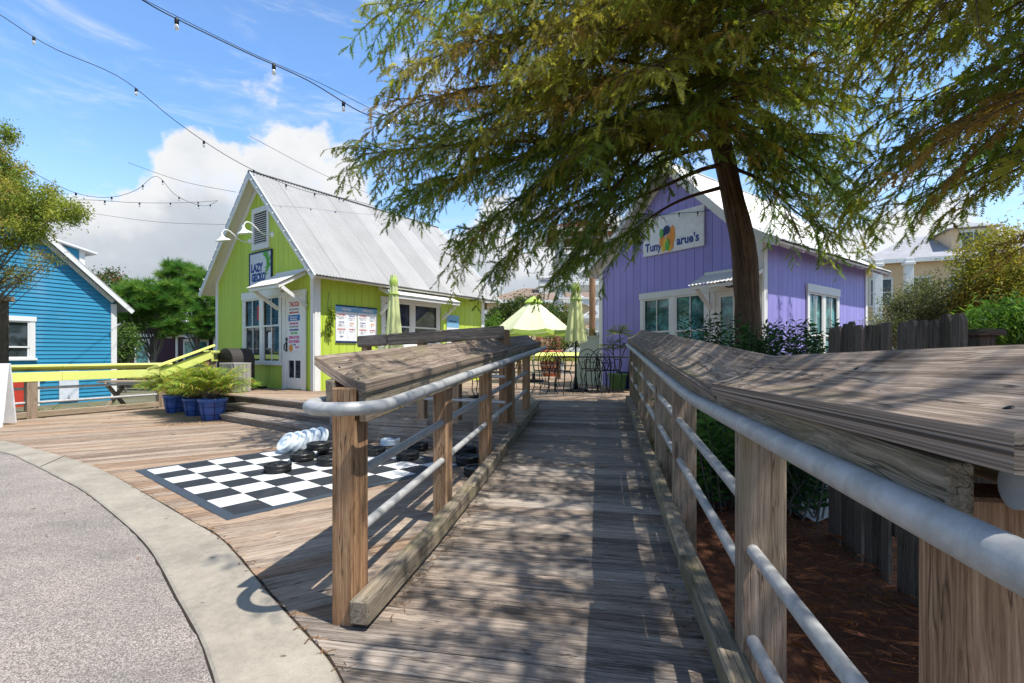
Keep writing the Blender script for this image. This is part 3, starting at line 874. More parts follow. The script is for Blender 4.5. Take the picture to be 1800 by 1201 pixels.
for j, (a, sg) in enumerate(((-.5, 1), (.5, 0), (-.5, -1))):
    tri[:, j, 0] = pp[:, 0] + dx * L * a - dy * w * sg; tri[:, j, 1] = pp[:, 1] + dy * L * a + dx * w * sg; tri[:, j, 2] = pp[:, 2] + rng.uniform(0, .004, nn)
o = np_mesh('leaf_litter', tri.reshape(-1, 3), 3, M['needle'], None, rng.uniform(.5, 1.4, (nn, 1)) * np.array([[.22, .12, .06]])); o['kind'] = 'stuff'
# ------------------------------------------------------------------ buildings
UP = V((0, 0, 1))
def wall_boards(o, u, width, top, z0, n, mat, parent, pitch=.20, gap=.008, th=.02, holes=(), name='wall'):
    """vertical boards along u from o; top(x) is the height; holes = [(x0,x1,z0,z1)] left open"""
    mb = MB()
    back = [(0, z0)] + [(x, top(x)) for x in np.linspace(0, width, 9)] + [(width, z0)]
    mb.prism(o - n * .05, u, UP, n, [(x, z - o.z) for x, z in back], .03)
    k = 0
    while k * pitch < width - .01:
        x0, x1 = k * pitch + gap / 2, min(width, (k + 1) * pitch) - gap / 2
        segs = [(z0, None)]
        cuts = [h for h in holes if h[0] < (x0 + x1) / 2 < h[1]]
        t0, tm, t1 = top(x0), top((x0 + x1) / 2), top(x1)
        zs = z0
        for h in sorted(cuts, key=lambda h: h[2]):
            if h[2] > zs: mb.prism(o - n * .02, u, UP, n, [(x0, zs - o.z), (x1, zs - o.z), (x1, h[2] - o.z), (x0, h[2] - o.z)], th)
            zs = h[3]
        mb.prism(o - n * .02, u, UP, n, [(x0, zs - o.z), (x1, zs - o.z), (x1, t1 - o.z), ((x0 + x1) / 2, tm - o.z), (x0, t0 - o.z)], th)
        k += 1
    return mb.build(name, mat, parent)
def wbox(mb, o, u, n, x0, x1, z0, z1, d0, d1, ch=.003):
    """box on a wall: x along u, z up, d outwards"""
    mb.cbox(o + u * (x0 + x1) / 2 + UP * ((z0 + z1) / 2 - o.z) + n * (d0 + d1) / 2, (u, n, UP), (abs(x1 - x0) / 2, abs(d1 - d0) / 2, abs(z1 - z0) / 2), ch)
def sash_window(parent, o, u, n, x0, x1, z0, z1, cols=2, units=1, mat_g=None, head=.13, case=.09, split=.5, name='window', items=True):
    """cased double hung window(s): frame mesh with a glass pane child"""
    mb = MB(); g = MB(); D = .035
    wbox(mb, o, u, n, x0 - .02, x1 + .02, z1 - head, z1, .0, .05); wbox(mb, o, u, n, x0 - .03, x1 + .03, z0, z0 + .06, .0, .07)
    wbox(mb, o, u, n, x0, x0 + case, z0 + .06, z1 - head, 0, D); wbox(mb, o, u, n, x1 - case, x1, z0 + .06, z1 - head, 0, D)
    w = (x1 - x0 - 2 * case - (units - 1) * .12) / units
    for k in range(units):
        a = x0 + case + k * (w + .12); b = a + w
        if k: wbox(mb, o, u, n, a - .12, a, z0 + .06, z1 - head, 0, D)
        lo, hi = z0 + .06, z1 - head; m = lo + (hi - lo) * split
        for (p, q, dd) in ((lo, m + .02, -.012), (m - .02, hi, .004)):
            s = .038
            wbox(mb, o, u, n, a, b, p, p + s, dd, dd + .022, .002); wbox(mb, o, u, n, a, b, q - s, q, dd, dd + .022, .002)
            wbox(mb, o, u, n, a, a + s, p + s, q - s, dd, dd + .022, .002); wbox(mb, o, u, n, b - s, b, p + s, q - s, dd, dd + .022, .002)
            for c in range(1, cols):
                xx = a + (b - a) * c / cols; wbox(mb, o, u, n, xx - .011, xx + .011, p + s, q - s, dd + .002, dd + .018, .002)
        wbox(g, o, u, n, a + .02, b - .02, lo + .01, hi - .01, -.022, -.016, 0)
    f = mb.build(name, M['white'], parent)
    g.build('pane', mat_g or M['glass'], f)
    return f
def roof_side(prof, base, out, E, L0, L1, wave, amp, sheet=.66, step=None):
    """corrugated sheet: prof = [(distance from ridge, z)] swept along E"""
    mb = MB(); nx = int((L1 - L0) / wave * 6)
    pr = [prof[0]]
    for a, b in zip(prof[:-1], prof[1:]):
        for k in range(1, 5): pr.append((a[0] + (b[0] - a[0]) * k / 4, a[1] + (b[1] - a[1]) * k / 4))
    per = max(1, int(sheet / (L1 - L0) * nx))
    i = 0
    while i < nx:
        j = min(nx, i + per); rows = []; g = []
        lift = .004 * ((i // per) % 2); rn = random.random()
        for (d, z) in pr:
            r = []
            for k in range(i, j + 1):
                x = L0 + (L1 - L0) * k / nx
                h = amp * math.cos(2 * math.pi * (x - L0) / wave) + lift
                r.append(base + out * (d + h * .7) + E * x + UP * (z + h * .7)); g.append((x, d, 0))
            rows.append(r)
        mb.grid(rows, smooth=True, rn=rn, gcs=g); i = j
    return mb
class House: pass
def house(name, label, cat, C, E, Gd, W, L, z_ridge, eave_d, prof_fn, oF, oB, wall_m, roof_m, gable_holes, side_holes, wave=.076, amp=.012, soffit='cream', trim='white'):
    """gabled shop; C = front right corner at floor level, E = length direction, Gd = gable direction to the left"""
    h = House(); T = h.T = thing(name, label, cat, C + E * (L / 2) + Gd * (W / 2))
    h.C, h.E, h.G, h.W, h.L = C, E, Gd, W, L
    z0 = C.z; half = W / 2; prof = prof_fn(half, z_ridge)          # (dist from ridge, z)
    def zr(d):
        for a, b in zip(prof[:-1], prof[1:]):
            if a[0] <= d <= b[0]: return a[1] + (b[1] - a[1]) * (d - a[0]) / (b[0] - a[0])
        return prof[-1][1]
    TH = .10
    top = lambda x: zr(abs(x - half)) - TH
    h.zr, h.top = zr, top
    wall_boards(C, Gd, W, top, z0, -E, wall_m, T, holes=gable_holes, name='gable_wall')
    wall_boards(C + E * L, Gd, W, top, z0, E, wall_m, T, name='gable_wall')
    we = zr(half) - TH
    wall_boards(C, E, L, lambda x: we, z0, -Gd, wall_m, T, holes=side_holes, name='side_wall')
    wall_boards(C + Gd * W, E, L, lambda x: we, z0, Gd, wall_m, T, name='side_wall')
    ridge = C + Gd * half - UP * C.z
    for sgn in (-1, 1):
        mb = roof_side(prof, ridge, Gd * sgn, E, -oF, L + oB, wave, amp); mb.build('roof', roof_m, T)
        # roof deck with its painted underside
        mb = MB()
        for a, b in zip(prof[:-1], prof[1:]):
            pa, pb = ridge + Gd * sgn * a[0] + UP * (a[1] - .045), ridge + Gd * sgn * (b[0] - .03) + UP * (b[1] - .045)
            nn = (pb - pa).normalized().cross(E).normalized()
            if nn.z < 0: nn = -nn
            vs = [pa - E * (oF - .03), pb - E * (oF - .03), pb + E * (L + oB - .03), pa + E * (L + oB - .03)]
            mb._add([v - nn * .025 for v in vs] + [v + nn * .012 for v in vs], [(0, 1, 2, 3), (7, 6, 5, 4), (0, 4, 5, 1), (1, 5, 6, 2), (2, 6, 7, 3), (3, 7, 4, 0)])
        mb.build('soffit', M[soffit], T)
        # rake boards
        for e0 in (-oF, L + oB - .03):
            mb = MB()
            for a, b in zip(prof[:-1], prof[1:]):
                pa, pb = ridge + Gd * sgn * a[0] + UP * (a[1] - .075), ridge + Gd * sgn * b[0] + UP * (b[1] - .075)
                mb.beam(pa + E * (e0 + .012), pb + E * (e0 + .012), .028, .14, up=(pb - pa).cross(E) * (-sgn), ch=.003)
            mb.build('rake_board', M[trim], T)
        # frieze under the roof on the gable
        mb = MB()
        for a, b in zip(prof[:-1], prof[1:]):
            d1 = min(b[0], half + .02)
            if a[0] >= half: continue
            pa, pb = ridge + Gd * sgn * a[0] + UP * (a[1] - .185), ridge + Gd * sgn * d1 + UP * (zr(d1) - .185)
            mb.beam(pa - E * .012, pb - E * .012, .03, .12, up=(pb - pa).cross(E) * (-sgn), ch=.003)
        mb.build('frieze', M[trim], T)
    # rafter tails along the right eave
    x = .25
    d0, d1 = half + .01, prof[-1][0] - .06
    while x < L:
        mb = MB(); mb.beam(ridge - Gd * d0 + E * x + UP * (zr(d0) - .115), ridge - Gd * d1 + E * x + UP * (zr(d1) - .105), .04, .08, ch=.003); x += .61
        mb.build('rafter_tail', M[soffit], T)
    # ridge cap
    mb = MB(); mb.beam(ridge - E * oF + UP * (z_ridge + .012), ridge + E * (L + oB) + UP * (z_ridge + .012), .10, .022, ch=.006); mb.build('ridge_cap', roof_m, T)
    # corner trim
    for (a, b, sa, sb) in ((0, 0, 1, 1), (W, 0, -1, 1), (0, L, 1, -1)):
        mb = MB(); zt = we - .02; p = C + Gd * a + E * b
        mb.cbox(p + Gd * sa * .045 - E * sb * .014 + UP * ((zt - z0) / 2), (Gd, E, UP), (.058, .014, (zt - z0) / 2), .003)
        mb.cbox(p + E * sb * .066 - Gd * sa * .014 + UP * ((zt - z0) / 2), (E, Gd, UP), (.066, .0138, (zt - z0) / 2), .003)
        mb.build('corner_trim', M[trim], T)
    return h
def shed_awning(parent, o, u, n, x0, x1, zt, zb, d, mat, white=True, br=(.12, .12)):
    """little corrugated roof over a door: o wall origin, u along wall, n outwards"""
    mb = MB(); nx = int((x1 - x0) / .076 * 6); rows = []; g = []
    for k in range(5):
        f = k / 4; r = []
        for i in range(nx + 1):
            x = x0 + (x1 - x0) * i / nx; h = .009 * math.cos(2 * math.pi * (x - x0) / .076)
            r.append(o + u * x + n * (.03 + (d - .03) * f) + UP * (zt + (zb - zt) * f - o.z + h)); g.append((x, f * d, 0))
        rows.append(r)
    mb.grid(rows, True, gcs=g)
    A = mb.build('awning', mat, parent)
    mb = MB(); s = (zb - zt) / d
    k = 0
    for x in np.linspace(x0 + .06, x1 - .06, max(2, int((x1 - x0) / .4) + 1)):
        mb.beam(o + u * x + n * .02 + UP * (zt - .055 - o.z), o + u * x + n * (d - .03) + UP * (zb - .05 - o.z), .045, .07, ch=.003)
    wbox(mb, o, u, n, x0 + .03, x1 - .03, zb - .085, zb - .022, d - .06, d - .03)
    wbox(mb, o, u, n, x0, x1, zt - .02, zt + .05, .0, .03)
    mb.build('awning_frame', M['white'], A)
    for x in (x0 + br[0], x1 - br[1]):
        mb = MB(); mb.beam(o + u * x + n * .02 + UP * (zb - .42 - o.z), o + u * x + n * (d - .10) + UP * (zb - .07 - o.z), .05, .075, ch=.004)
        mb.build('bracket', M['white'], A)
    return A

# -------- lime green shop
def straight(half, zr): return [(0, zr), (half + .40, zr - (half + .40) * 1.006)]
LW, LL = 4.46, 5.66
LGN, LSN = -LE, -LG                                     # outward normals of gable and right wall
lh = house('lime_shop', 'lime green board shop with a steep grey corrugated roof', 'shop', LC, LE, LG, LW, LL, 5.375, .4, straight, .27, .32, M['lime'], M['roof_tin'],
           [(1.25, 3.0, .95, 2.58), (.30, 1.16, DECK, 2.44)], [(1.75, 3.72, 1.3, 2.5)])
sash_window(lh.T, LC, LG, LGN, 1.24, 3.02, .86, 2.60, cols=2, units=2, head=.17, split=.56)
# what stands behind the glass is dimly seen: a sill board of lime seats in the window
mb = MB(); wbox(mb, LC, LG, LGN, 1.42, 2.0, 1.0, 1.10, -.016, -.010, 0); mb.build('window_bench', M['lime_light'], lh.T)
mb = MB(); wbox(mb, LC, LG, LGN, 2.25, 2.75, 1.0, 1.09, -.016, -.010, 0); mb.build('window_bench', M['lime_light'], lh.T)
mb = MB(); wbox(mb, LC, LG, LGN, 2.24, 2.38, 1.92, 2.26, -.016, -.010, 0); mb.build('window_sign', M['red_ink'], lh.T)
mb = MB(); wbox(mb, LC, LG, LGN, 1.70, 1.88, 1.25, 1.62, -.016, -.010, 0); mb.build('window_notice', M['paper'], lh.T)
mb = MB(); wbox(mb, LC, LG, LGN, .28, .40, DECK, 2.47, 0, .035); wbox(mb, LC, LG, LGN, 1.08, 1.20, DECK, 2.47, 0, .035); wbox(mb, LC, LG, LGN, .26, 1.22, 2.38, 2.5, 0.002, .045)
mb.build('door_frame', M['white'], lh.T)
mb = MB(); x0, x1, z0, z1 = .40, 1.08, DECK + .02, 2.38
wbox(mb, LC, LG, LGN, x0, x0 + .1, z0, z1, -.02, .012); wbox(mb, LC, LG, LGN, x1 - .1, x1, z0, z1, -.02, .012)
for a, b in ((z0, z0 + .24), (z0 + .62, z0 + .78), (z1 - .12, z1)): wbox(mb, LC, LG, LGN, x0 + .1, x1 - .1, a, b, -.02, .012)
wbox(mb, LC, LG, LGN, .725, .755, z0 + .24, z0 + .62, -.015, .010)
wbox(mb, LC, LG, LGN, x0 + .1, x1 - .1, z0 + .78, z1 - .12, -.012, .004)
door = mb.build('door', M['white'], lh.T)
mb = MB(); wbox(mb, LC, LG, LGN, x0 + .1, x1 - .1, z0 + .24, z0 + .62, -.018, -.012, 0); mb.build('pane', M['glass'], door)
mb = MB(); hp = LC + LG * 1.03 + LGN * .02 + UP * (1.28 - DECK)
mb.cbox(hp + UP * .16, (LG, LGN, UP), (.022, .012, .04), .004); mb.cbox(hp, (LG, LGN, UP), (.018, .01, .11), .004)
mb.tube([hp + UP * .07, hp + LGN * .055 + UP * .05, hp + LGN * .06 - UP * .07, hp - UP * .1], .012, 8); mb.build('door_handle', M['black'], door)
shed_awning(lh.T, LC, LG, LGN, .22, 1.50, 2.90, 2.55, .66, M['roof_white'], br=(.03, .12))
# attic vent
mb = MB(); wbox(mb, LC, LG, LGN, 1.78, 1.86, 3.58, 4.58, 0, .04); wbox(mb, LC, LG, LGN, 2.47, 2.55, 3.58, 4.58, 0, .04)
wbox(mb, LC, LG, LGN, 1.86, 2.47, 4.46, 4.58, 0, .04); wbox(mb, LC, LG, LGN, 1.86, 2.47, 3.58, 3.72, 0, .04)
for k in range(14):
    z = 3.75 + k * .051; c = LC + LG * 2.165 + UP * (z - DECK) + LGN * .012
    mb.cbox(c, (LG, (LGN + UP * -.8).normalized(), (UP + LGN * .8).normalized()), (.305, .024, .005))
mb.build('attic_vent', M['white'], lh.T)
mb = MB(); wbox(mb, LC, LG, LGN, 1.86, 2.47, 3.72, 4.46, .0015, .004, 0); mb.build('vent_shade_sheet', M['black'], lh.T)  # black sheet painted in for the shade behind the slats
# serving window on the sunny side with its awning
sash_window(lh.T, LC, LE, LSN, 1.75, 3.74, 1.30, 2.50, cols=1, units=2, head=.10, split=.42)
mb = MB(); wbox(mb, LC, LE, LSN, 1.65, 3.85, 1.22, 1.30, .0, .34); mb.build('serving_shelf', M['white'], lh.T)
shed_awning(lh.T, LC, LE, LSN, 1.62, 3.95, 2.74, 2.50, .62, M['roof_white'], br=(.1, .1))
# vine on the sunny wall: its own plant (built with the plants)

# -------- violet shop
PC = V((4.64, 8.95, DECK - .15)); PE = V((.802, .597, 0)); PG = V((-.597, .802, 0)); PGN, PSN = -PE, -PG
def flared(half, zr):
    e = half + .42
    return [(0, zr), (half - .55, zr - (half - .55) * 1.0), (half - .1, zr - (half - .55) - .36), (half + .2, zr - (half - .55) - .55), (e, zr - (half - .55) - .66)]
ph = house('violet_shop', 'violet board shop with a white metal roof that flares at the eaves', 'shop', PC, PE, PG, 4.05, 5.27, 5.28, .4, flared, .30, .28, M['purple'], M['roof_white'],
           [(1.06, 2.77, .9, 2.45), (.15, .98, .2, 2.4)], [(1.84, 3.47, .6, 2.5)], soffit='white')
sash_window(ph.T, PC, PG, PGN, 1.05, 2.78, .80, 2.50, cols=2, units=2, head=.14, mat_g=M['glass_teal'])
mb = MB(); wbox(mb, PC, PG, PGN, .06, .18, .2, 2.42, 0, .035); wbox(mb, PC, PG, PGN, .93, 1.03, .2, 2.42, 0, .035); wbox(mb, PC, PG, PGN, .04, 1.04, 2.36, 2.52, .002, .045); mb.build('door_frame', M['white'], ph.T)
mb = MB(); x0, x1, z0, z1 = .18, .93, .22, 2.36
wbox(mb, PC, PG, PGN, x0, x0 + .11, z0, z1, -.02, .012); wbox(mb, PC, PG, PGN, x1 - .11, x1, z0, z1, -.02, .012)
for a, b in ((z0, z0 + .3), (z0 + 1.0, z0 + 1.06), (z1 - .12, z1)): wbox(mb, PC, PG, PGN, x0 + .11, x1 - .11, a, b, -.02, .012)
wbox(mb, PC, PG, PGN, .54, .57, z0 + .3, z1 - .12, -.016, .009)
dr = mb.build('door', M['white'], ph.T)
mb = MB(); wbox(mb, PC, PG, PGN, x0 + .11, x1 - .11, z0 + .3, z1 - .12, -.02, -.014, 0); mb.build('pane', M['glass_teal'], dr)
shed_awning(ph.T, PC, PG, PGN, -.05, 1.16, 2.72, 2.46, .60, M['roof_white'])
lettering('426', .11, PC + PG * .62 + PGN * .048 + UP * (2.44 - PC.z), -PG, UP, M['black'], ph.T, name='house_number')
sash_window(ph.T, PC, PE, PSN, 1.83, 3.48, .55, 2.58, cols=2, units=2, head=.17, mat_g=M['glass_teal'])

# -------- blue clapboard house on the left
def blue_house():
    cor = P(203, 622, 15.0); cor.z = 0
    u = V((-.42, -.907, 0)).normalized(); n = V((.907, -.42, 0)).normalized()       # towards the left along the wall; outwards
    T = thing('blue_house', 'bright blue clapboard house with a white trimmed steep roof', 'house', cor + u * 4 - n * 3)
    W, z0, ze, pitch = 8.0, -.35, 2.70, .93
    zr = ze + W / 2 * pitch
    mb = MB(); z = z0
    hole = (1.98, 3.05, 1.02, 2.08)
    while z < zr - .05:
        x0 = max(0, (z + .13 - ze) / pitch); x1 = W - x0
        if x1 - x0 > .1:
            spans = [(x0, x1)]
            if hole[2] - .05 < z < hole[3] - .08: spans = [(x0, hole[0]), (hole[1], x1)]
            for a, b in spans:
                if b - a < .02: continue
                p = cor + u * a; L = b - a
                vs = [p + n * .026 + UP * z, p + u * L + n * .026 + UP * z, p + u * L + n * .004 + UP * (z + .117), p + n * .004 + UP * (z + .117), p + UP * z, p + u * L + UP * z]
                mb._add(vs, [(1, 0, 3, 2), (0, 1, 5, 4)])
        z += .112
    mb.prism(cor - n * .08, u, UP, n, [(0, z0), (W, z0), (W, ze), (W / 2, zr), (0, ze)], .03)
    mb.build('gable_wall', M['blue'], T)
    D = 7.0
    mb = MB(); mb.prism(cor - n * .03, -n, UP, u, [(0, z0), (D, z0), (D, ze), (0, ze)], .04); mb.prism(cor + u * W - n * .03, -n, UP, -u, [(0, z0), (D, z0), (D, ze), (0, ze)], .04)
    mb.prism(cor - n * D, u, UP, -n, [(0, z0), (W, z0), (W, ze), (W / 2, zr), (0, ze)], .03)
    mb.build('side_wall', M['blue'], T)
    for sg in (0, 1):
        ov = .38; q = .24
        r0 = cor + u * (W / 2) + UP * (zr + .10); ed = cor + u * (-ov if sg == 0 else W + ov) + UP * (ze - ov * pitch + .10)
        nn = (ed - r0).cross(n).normalized(); nn = nn if nn.z > 0 else -nn
        vs = [r0 + n * q, ed + n * q, ed - n * (D + q), r0 - n * (D + q)]
        mb = MB(); mb._add([v for v in vs] + [v + nn * .05 for v in vs], [(0, 1, 2, 3), (7, 6, 5, 4), (0, 4, 5, 1), (1, 5, 6, 2), (2, 6, 7, 3), (3, 7, 4, 0)])
        mb.build('roof', M['roof_tin'], T)
        mb = MB(); mb.beam(r0 + n * (q + .012) - nn * .05, ed + n * (q + .012) - nn * .05,   .026, .11, up=nn, ch=.003); mb.build('rake_board', M['white'], T)
        e2 = cor + u * (0 if sg == 0 else W) + UP * (ze + .10)
        mb = MB(); mb.beam(r0 + n * .045 - nn * .11, e2 + n * .045 - nn * .11, .03, .11, up=nn, ch=.003); mb.build('frieze', M['white'], T)
        mb = MB(); mb.beam(r0 + n * .155 - nn * .012, ed + n * .155 - nn * .012, .18, .018, up=nn); mb.build('soffit', M['cream'], T)
    mb = MB(); mb.cbox(cor + u * .06 + n * .03 + UP * ((z0 + ze) / 2), (u, n, UP), (.075, .02, (ze - z0) / 2 - .05), .003); mb.cbox(cor - u * .02 - n * .07 + UP * ((z0 + ze) / 2), (u, n, UP), (.02, .07, (ze - z0) / 2 - .05), .003)
    mb.build('corner_trim', M['white'], T)
    sash_window(T, cor + UP * 0, u, n, 1.90, 3.12, .94, 2.13, cols=2, units=1, head=.13, case=.12, split=.30)
    # dormer on the right roof slope
    c = cor + u * .95 - n * 1.25 + UP * (ze + .95 * pitch - .12)
    mb = MB(); mb.cbox(c + UP * .38 - u * .1, (u, n, UP), (.42, .40, .5), .01); dm = mb.build('dormer', M['blue'], T)
    mb = MB(); mb.cbox(c + UP * .93 - u * .15, ((u + UP * .22).normalized(), n, (UP - u * .22).normalized()), (.68, .56, .03), .01); mb.build('dormer_roof', M['roof_white'], dm)
    mb = MB(); mb.cbox(c + UP * .38 - u * .535 + n * .34, (u, n, UP), (.015, .06, .49), .005); mb.cbox(c + UP * .38 - u * .47 + n * .413, (u, n, UP), (.07, .012, .49), .005); mb.build('dormer_trim', M['white'], dm)
    # porch things seen under the yellow rail: red door, white frame, cabinet
    mb = MB(); wbox(mb, cor, u, n, 1.95, 2.7, -.35, .45, .03, .06); mb.build('door', M['red'], T)
    mb = MB(); wbox(mb, cor, u, n, 1.83, 1.95, -.35, .5, .03, .09); wbox(mb, cor, u, n, 1.7, 3.2, .5, .6, .03, .12); mb.build('door_frame', M['white'], T)
    mb = MB(); wbox(mb, cor, u, n, .95, 1.4, -.2, .62, .03, .07); mb.build('meter_cabinet', M['sign_grey'], T)
blue_house()

# -------- plum house far behind between the blue house and the lime shop
def plum_house():
    o = P(215, 622, 24.0); o.z = -.3; u = V((1, .08, 0)).normalized(); n = V((.08, -1, 0)).normalized()
    T = thing('plum_house', 'dark plum cottage half hidden behind the pines', 'house', o + u * 3)
    for k, (a, b) in enumerate(((-.6, 3.0), (2.6, 6.2))):
        mb = MB(); m_ = (a + b) / 2
        mb.prism(o - n * .2 * k, u, UP, -n, [(a, 0), (b, 0), (b, 2.35), (m_, 3.5 + .25 * k), (a, 2.35)], 3); mb.build('gable_wall', M['plum'], T)
        for sg in (-1, 1):
            mb = MB(); r0 = o + u * m_ + UP * (3.56 + .25 * k) + n * .3; e = o + u * (m_ + sg * ((b - a) / 2 + .3)) + UP * 2.2 + n * .3
            mb.beam(r0 - n * 1.6, e - n * 1.6, 3.4, .07, up=(e - r0).cross(n) * -sg); mb.build('roof', M['roof_white'], T)
    mb = MB(); wbox(mb, o + n * .02, u, n, -.6, 6.4, 1.95, 2.1, .0, .06)
    for x in (.05, 2.55, 4.35, 6.1): wbox(mb, o + n * .02, u, n, x, x + .1, .0, 1.95, .0, .06)
    mb.build('porch_trim', M['white'], T)
    for x0, x1 in ((.6, 1.3), (2.9, 4.1), (4.7, 5.8)):
        mb = MB()
        for q in ((x0, x0 + .07, .5, 1.8), (x1 - .07, x1, .5, 1.8), (x0, x1, 1.73, 1.85), (x0, x1, .42, .5)): wbox(mb, o, u, n, *q, .0, .05)
        f = mb.build('window', M['white'], T)
        mb = MB(); wbox(mb, o, u, n, x0 + .07, x1 - .07, .5, 1.73, .0, .015, 0); mb.build('pane', M['glass_teal'], f)
plum_house()

# -------- far blocks
def far_block(name, label, o, u, W, D, z1, zr, wall, roof, wins, chims=(), dormers=(), z0=-.5, ov=.5, cols=()):
    n = V((u.y, -u.x, 0)); T = thing(name, label, 'building', o + u * W / 2 - n * D / 2)
    mb = MB(); mb.prism(V((o.x, o.y, z0)), u, UP, -n, [(0, 0), (W, 0), (W, z1 - z0), (0, z1 - z0)], D); mb.build('wall', wall, T)
    mb = MB(); a = [V((o.x, o.y, z1)) + u * x + n * y for x, y in ((-ov, ov), (W + ov, ov), (W + ov, -D - ov), (-ov, -D - ov))]
    b = [V((o.x, o.y, zr)) + u * x + n * y for x, y in ((D * .45, -D / 2 + .3), (W - D * .45, -D / 2 + .3), (W - D * .45, -D / 2 - .3), (D * .45, -D / 2 - .3))]
    mb._add(a + b, [(0, 1, 5, 4), (1, 2, 6, 5), (2, 3, 7, 6), (3, 0, 4, 7), (4, 5, 6, 7), (3, 2, 1, 0)]); rf = mb.build('roof', roof, T)
    mb = MB(); mb.cbox(V((o.x, o.y, z1 - .06)) + u * W / 2 + n * ov, (u, n, UP), (W / 2 + ov, .05, .14)); mb.cbox(V((o.x, o.y, z1 - .06)) + u * -ov - n * D / 2, (n, u, UP), (D / 2 + ov, .05, .14)); mb.build('gutter_board', M['white'], T)
    for x, z, w, h in wins:
        mb = MB(); q = V((o.x, o.y, 0)) + n * .0
        for r in ((x - w / 2 - .12, x - w / 2, z, z + h), (x + w / 2, x + w / 2 + .12, z, z + h), (x - w / 2 - .12, x + w / 2 + .12, z + h, z + h + .14), (x - w / 2 - .14, x + w / 2 + .14, z - .12, z), (x - .025, x + .025, z, z + h), (x - w / 2, x + w / 2, z + h * .5 - .03, z + h * .5 + .03)):
            wbox(mb, q, u, n, *r, 0, .08, 0)
        f = mb.build('window', M['white'], T)
        mb = MB(); wbox(mb, q, u, n, x - w / 2, x + w / 2, z, z + h, 0, .03, 0); mb.build('pane', M['glass'], f)
    for x in cols:
        mb = MB(); q = V((o.x, o.y, 0)); wbox(mb, q, u, n, x - .22, x + .22, z0, z1 - .05, .9, 1.34, .02); wbox(mb, q, u, n, x - .3, x + .3, z1 - .5, z1 - .3, .82, 1.42, .02); mb.build('column', M['white'], T)
    for x, y, z, w, h in chims:
        mb = MB(); c = V((o.x, o.y, z)) + u * x - n * y
        mb.cbox(c + UP * h / 2, (u, n, UP), (w / 2, w / 2, h / 2), .02); mb.cbox(c + UP * h, (u, n, UP), (w / 2 + .12, w / 2 + .12, .08), .02); ch = mb.build('chimney', M['white'], rf)
        mb = MB(); mb.cbox(c + UP * (h - .38), (u, n, UP), (w / 2 - .06, w / 2 + .02, .16), 0); mb.build('chimney_louvre', M['roof_grey'], rf)
    for x, y, z, w, h in dormers:
        c = V((o.x, o.y, z)) + u * x - n * y
        mb = MB(); mb.cbox(c + UP * h / 2 - n * 1.0, (u, n, UP), (w / 2, 1.3, h / 2), .02); dm = mb.build('dormer', wall, T)
        mb = MB()
        e = [c + UP * h - n * 1.0 + u * sx * (w / 2 + .35) + n * sy * 1.7 for sx, sy in ((-1, 1), (1, 1), (1, -1), (-1, -1))]; pk = c + UP * (h + .75) - n * 1.2
        mb._add(e + [pk], [(0, 1, 4), (1, 2, 4), (2, 3, 4), (3, 0, 4), (3, 2, 1, 0)]); mb.build('dormer_roof', roof, dm)
        mb = MB()
        for q in ((-w * .32, -w * .26), (w * .26, w * .32), (-.03, .03)): wbox(mb, c, u, n, *q, z + h * .3, z + h * .85, .3, .36, 0)
        wbox(mb, c, u, n, -w * .32, w * .32, z + h * .85, z + h * .95, .3, .37, 0); mb.build('window', M['white'], dm)
        mb = MB(); wbox(mb, c, u, n, -w * .27, w * .27, z + h * .3, z + h * .85, .3, .325, 0); mb.build('pane', M['glass'], dm)
    return T
Y = 44.0; o = P(856, 622, Y); o.z = 0
far_block('apartment_block', 'tan apartment block with a brown shingle roof and two white chimneys', o, V((1, .05, 0)).normalized(), 12.5, 8, 5.9, 7.6, M['tan'], M['roof_brown'],
          [(x, z, 1.1, 1.5) for x in (1.2, 3.4, 5.6, 8.0, 10.4) for z in (3.7, .9)], chims=((1.1, 2.4, 6.2, 1.0, 2.3), (5.5, 2.4, 6.2, 1.0, 2.2)))
Y = 34.0; o = P(1518, 622, Y); o.z = 0; uu = V((.93, -.36, 0)).normalized()
far_block('apartment_block', 'peach apartment block with white columns and grey dormered roof', o, uu, 17, 9, 7.5, 9.9, M['tan'], M['roof_grey'],
          [(x, z, 1.15, 1.75) for x in (1.0, 3.1, 5.4, 7.8, 10.3, 12.9, 15.3) for z in (4.5, 1.5)], dormers=((6.4, 1.2, 7.7, 2.3, 1.9), (12.6, 1.2, 7.7, 2.3, 1.9)), cols=(.5, 2.2, 5.0))

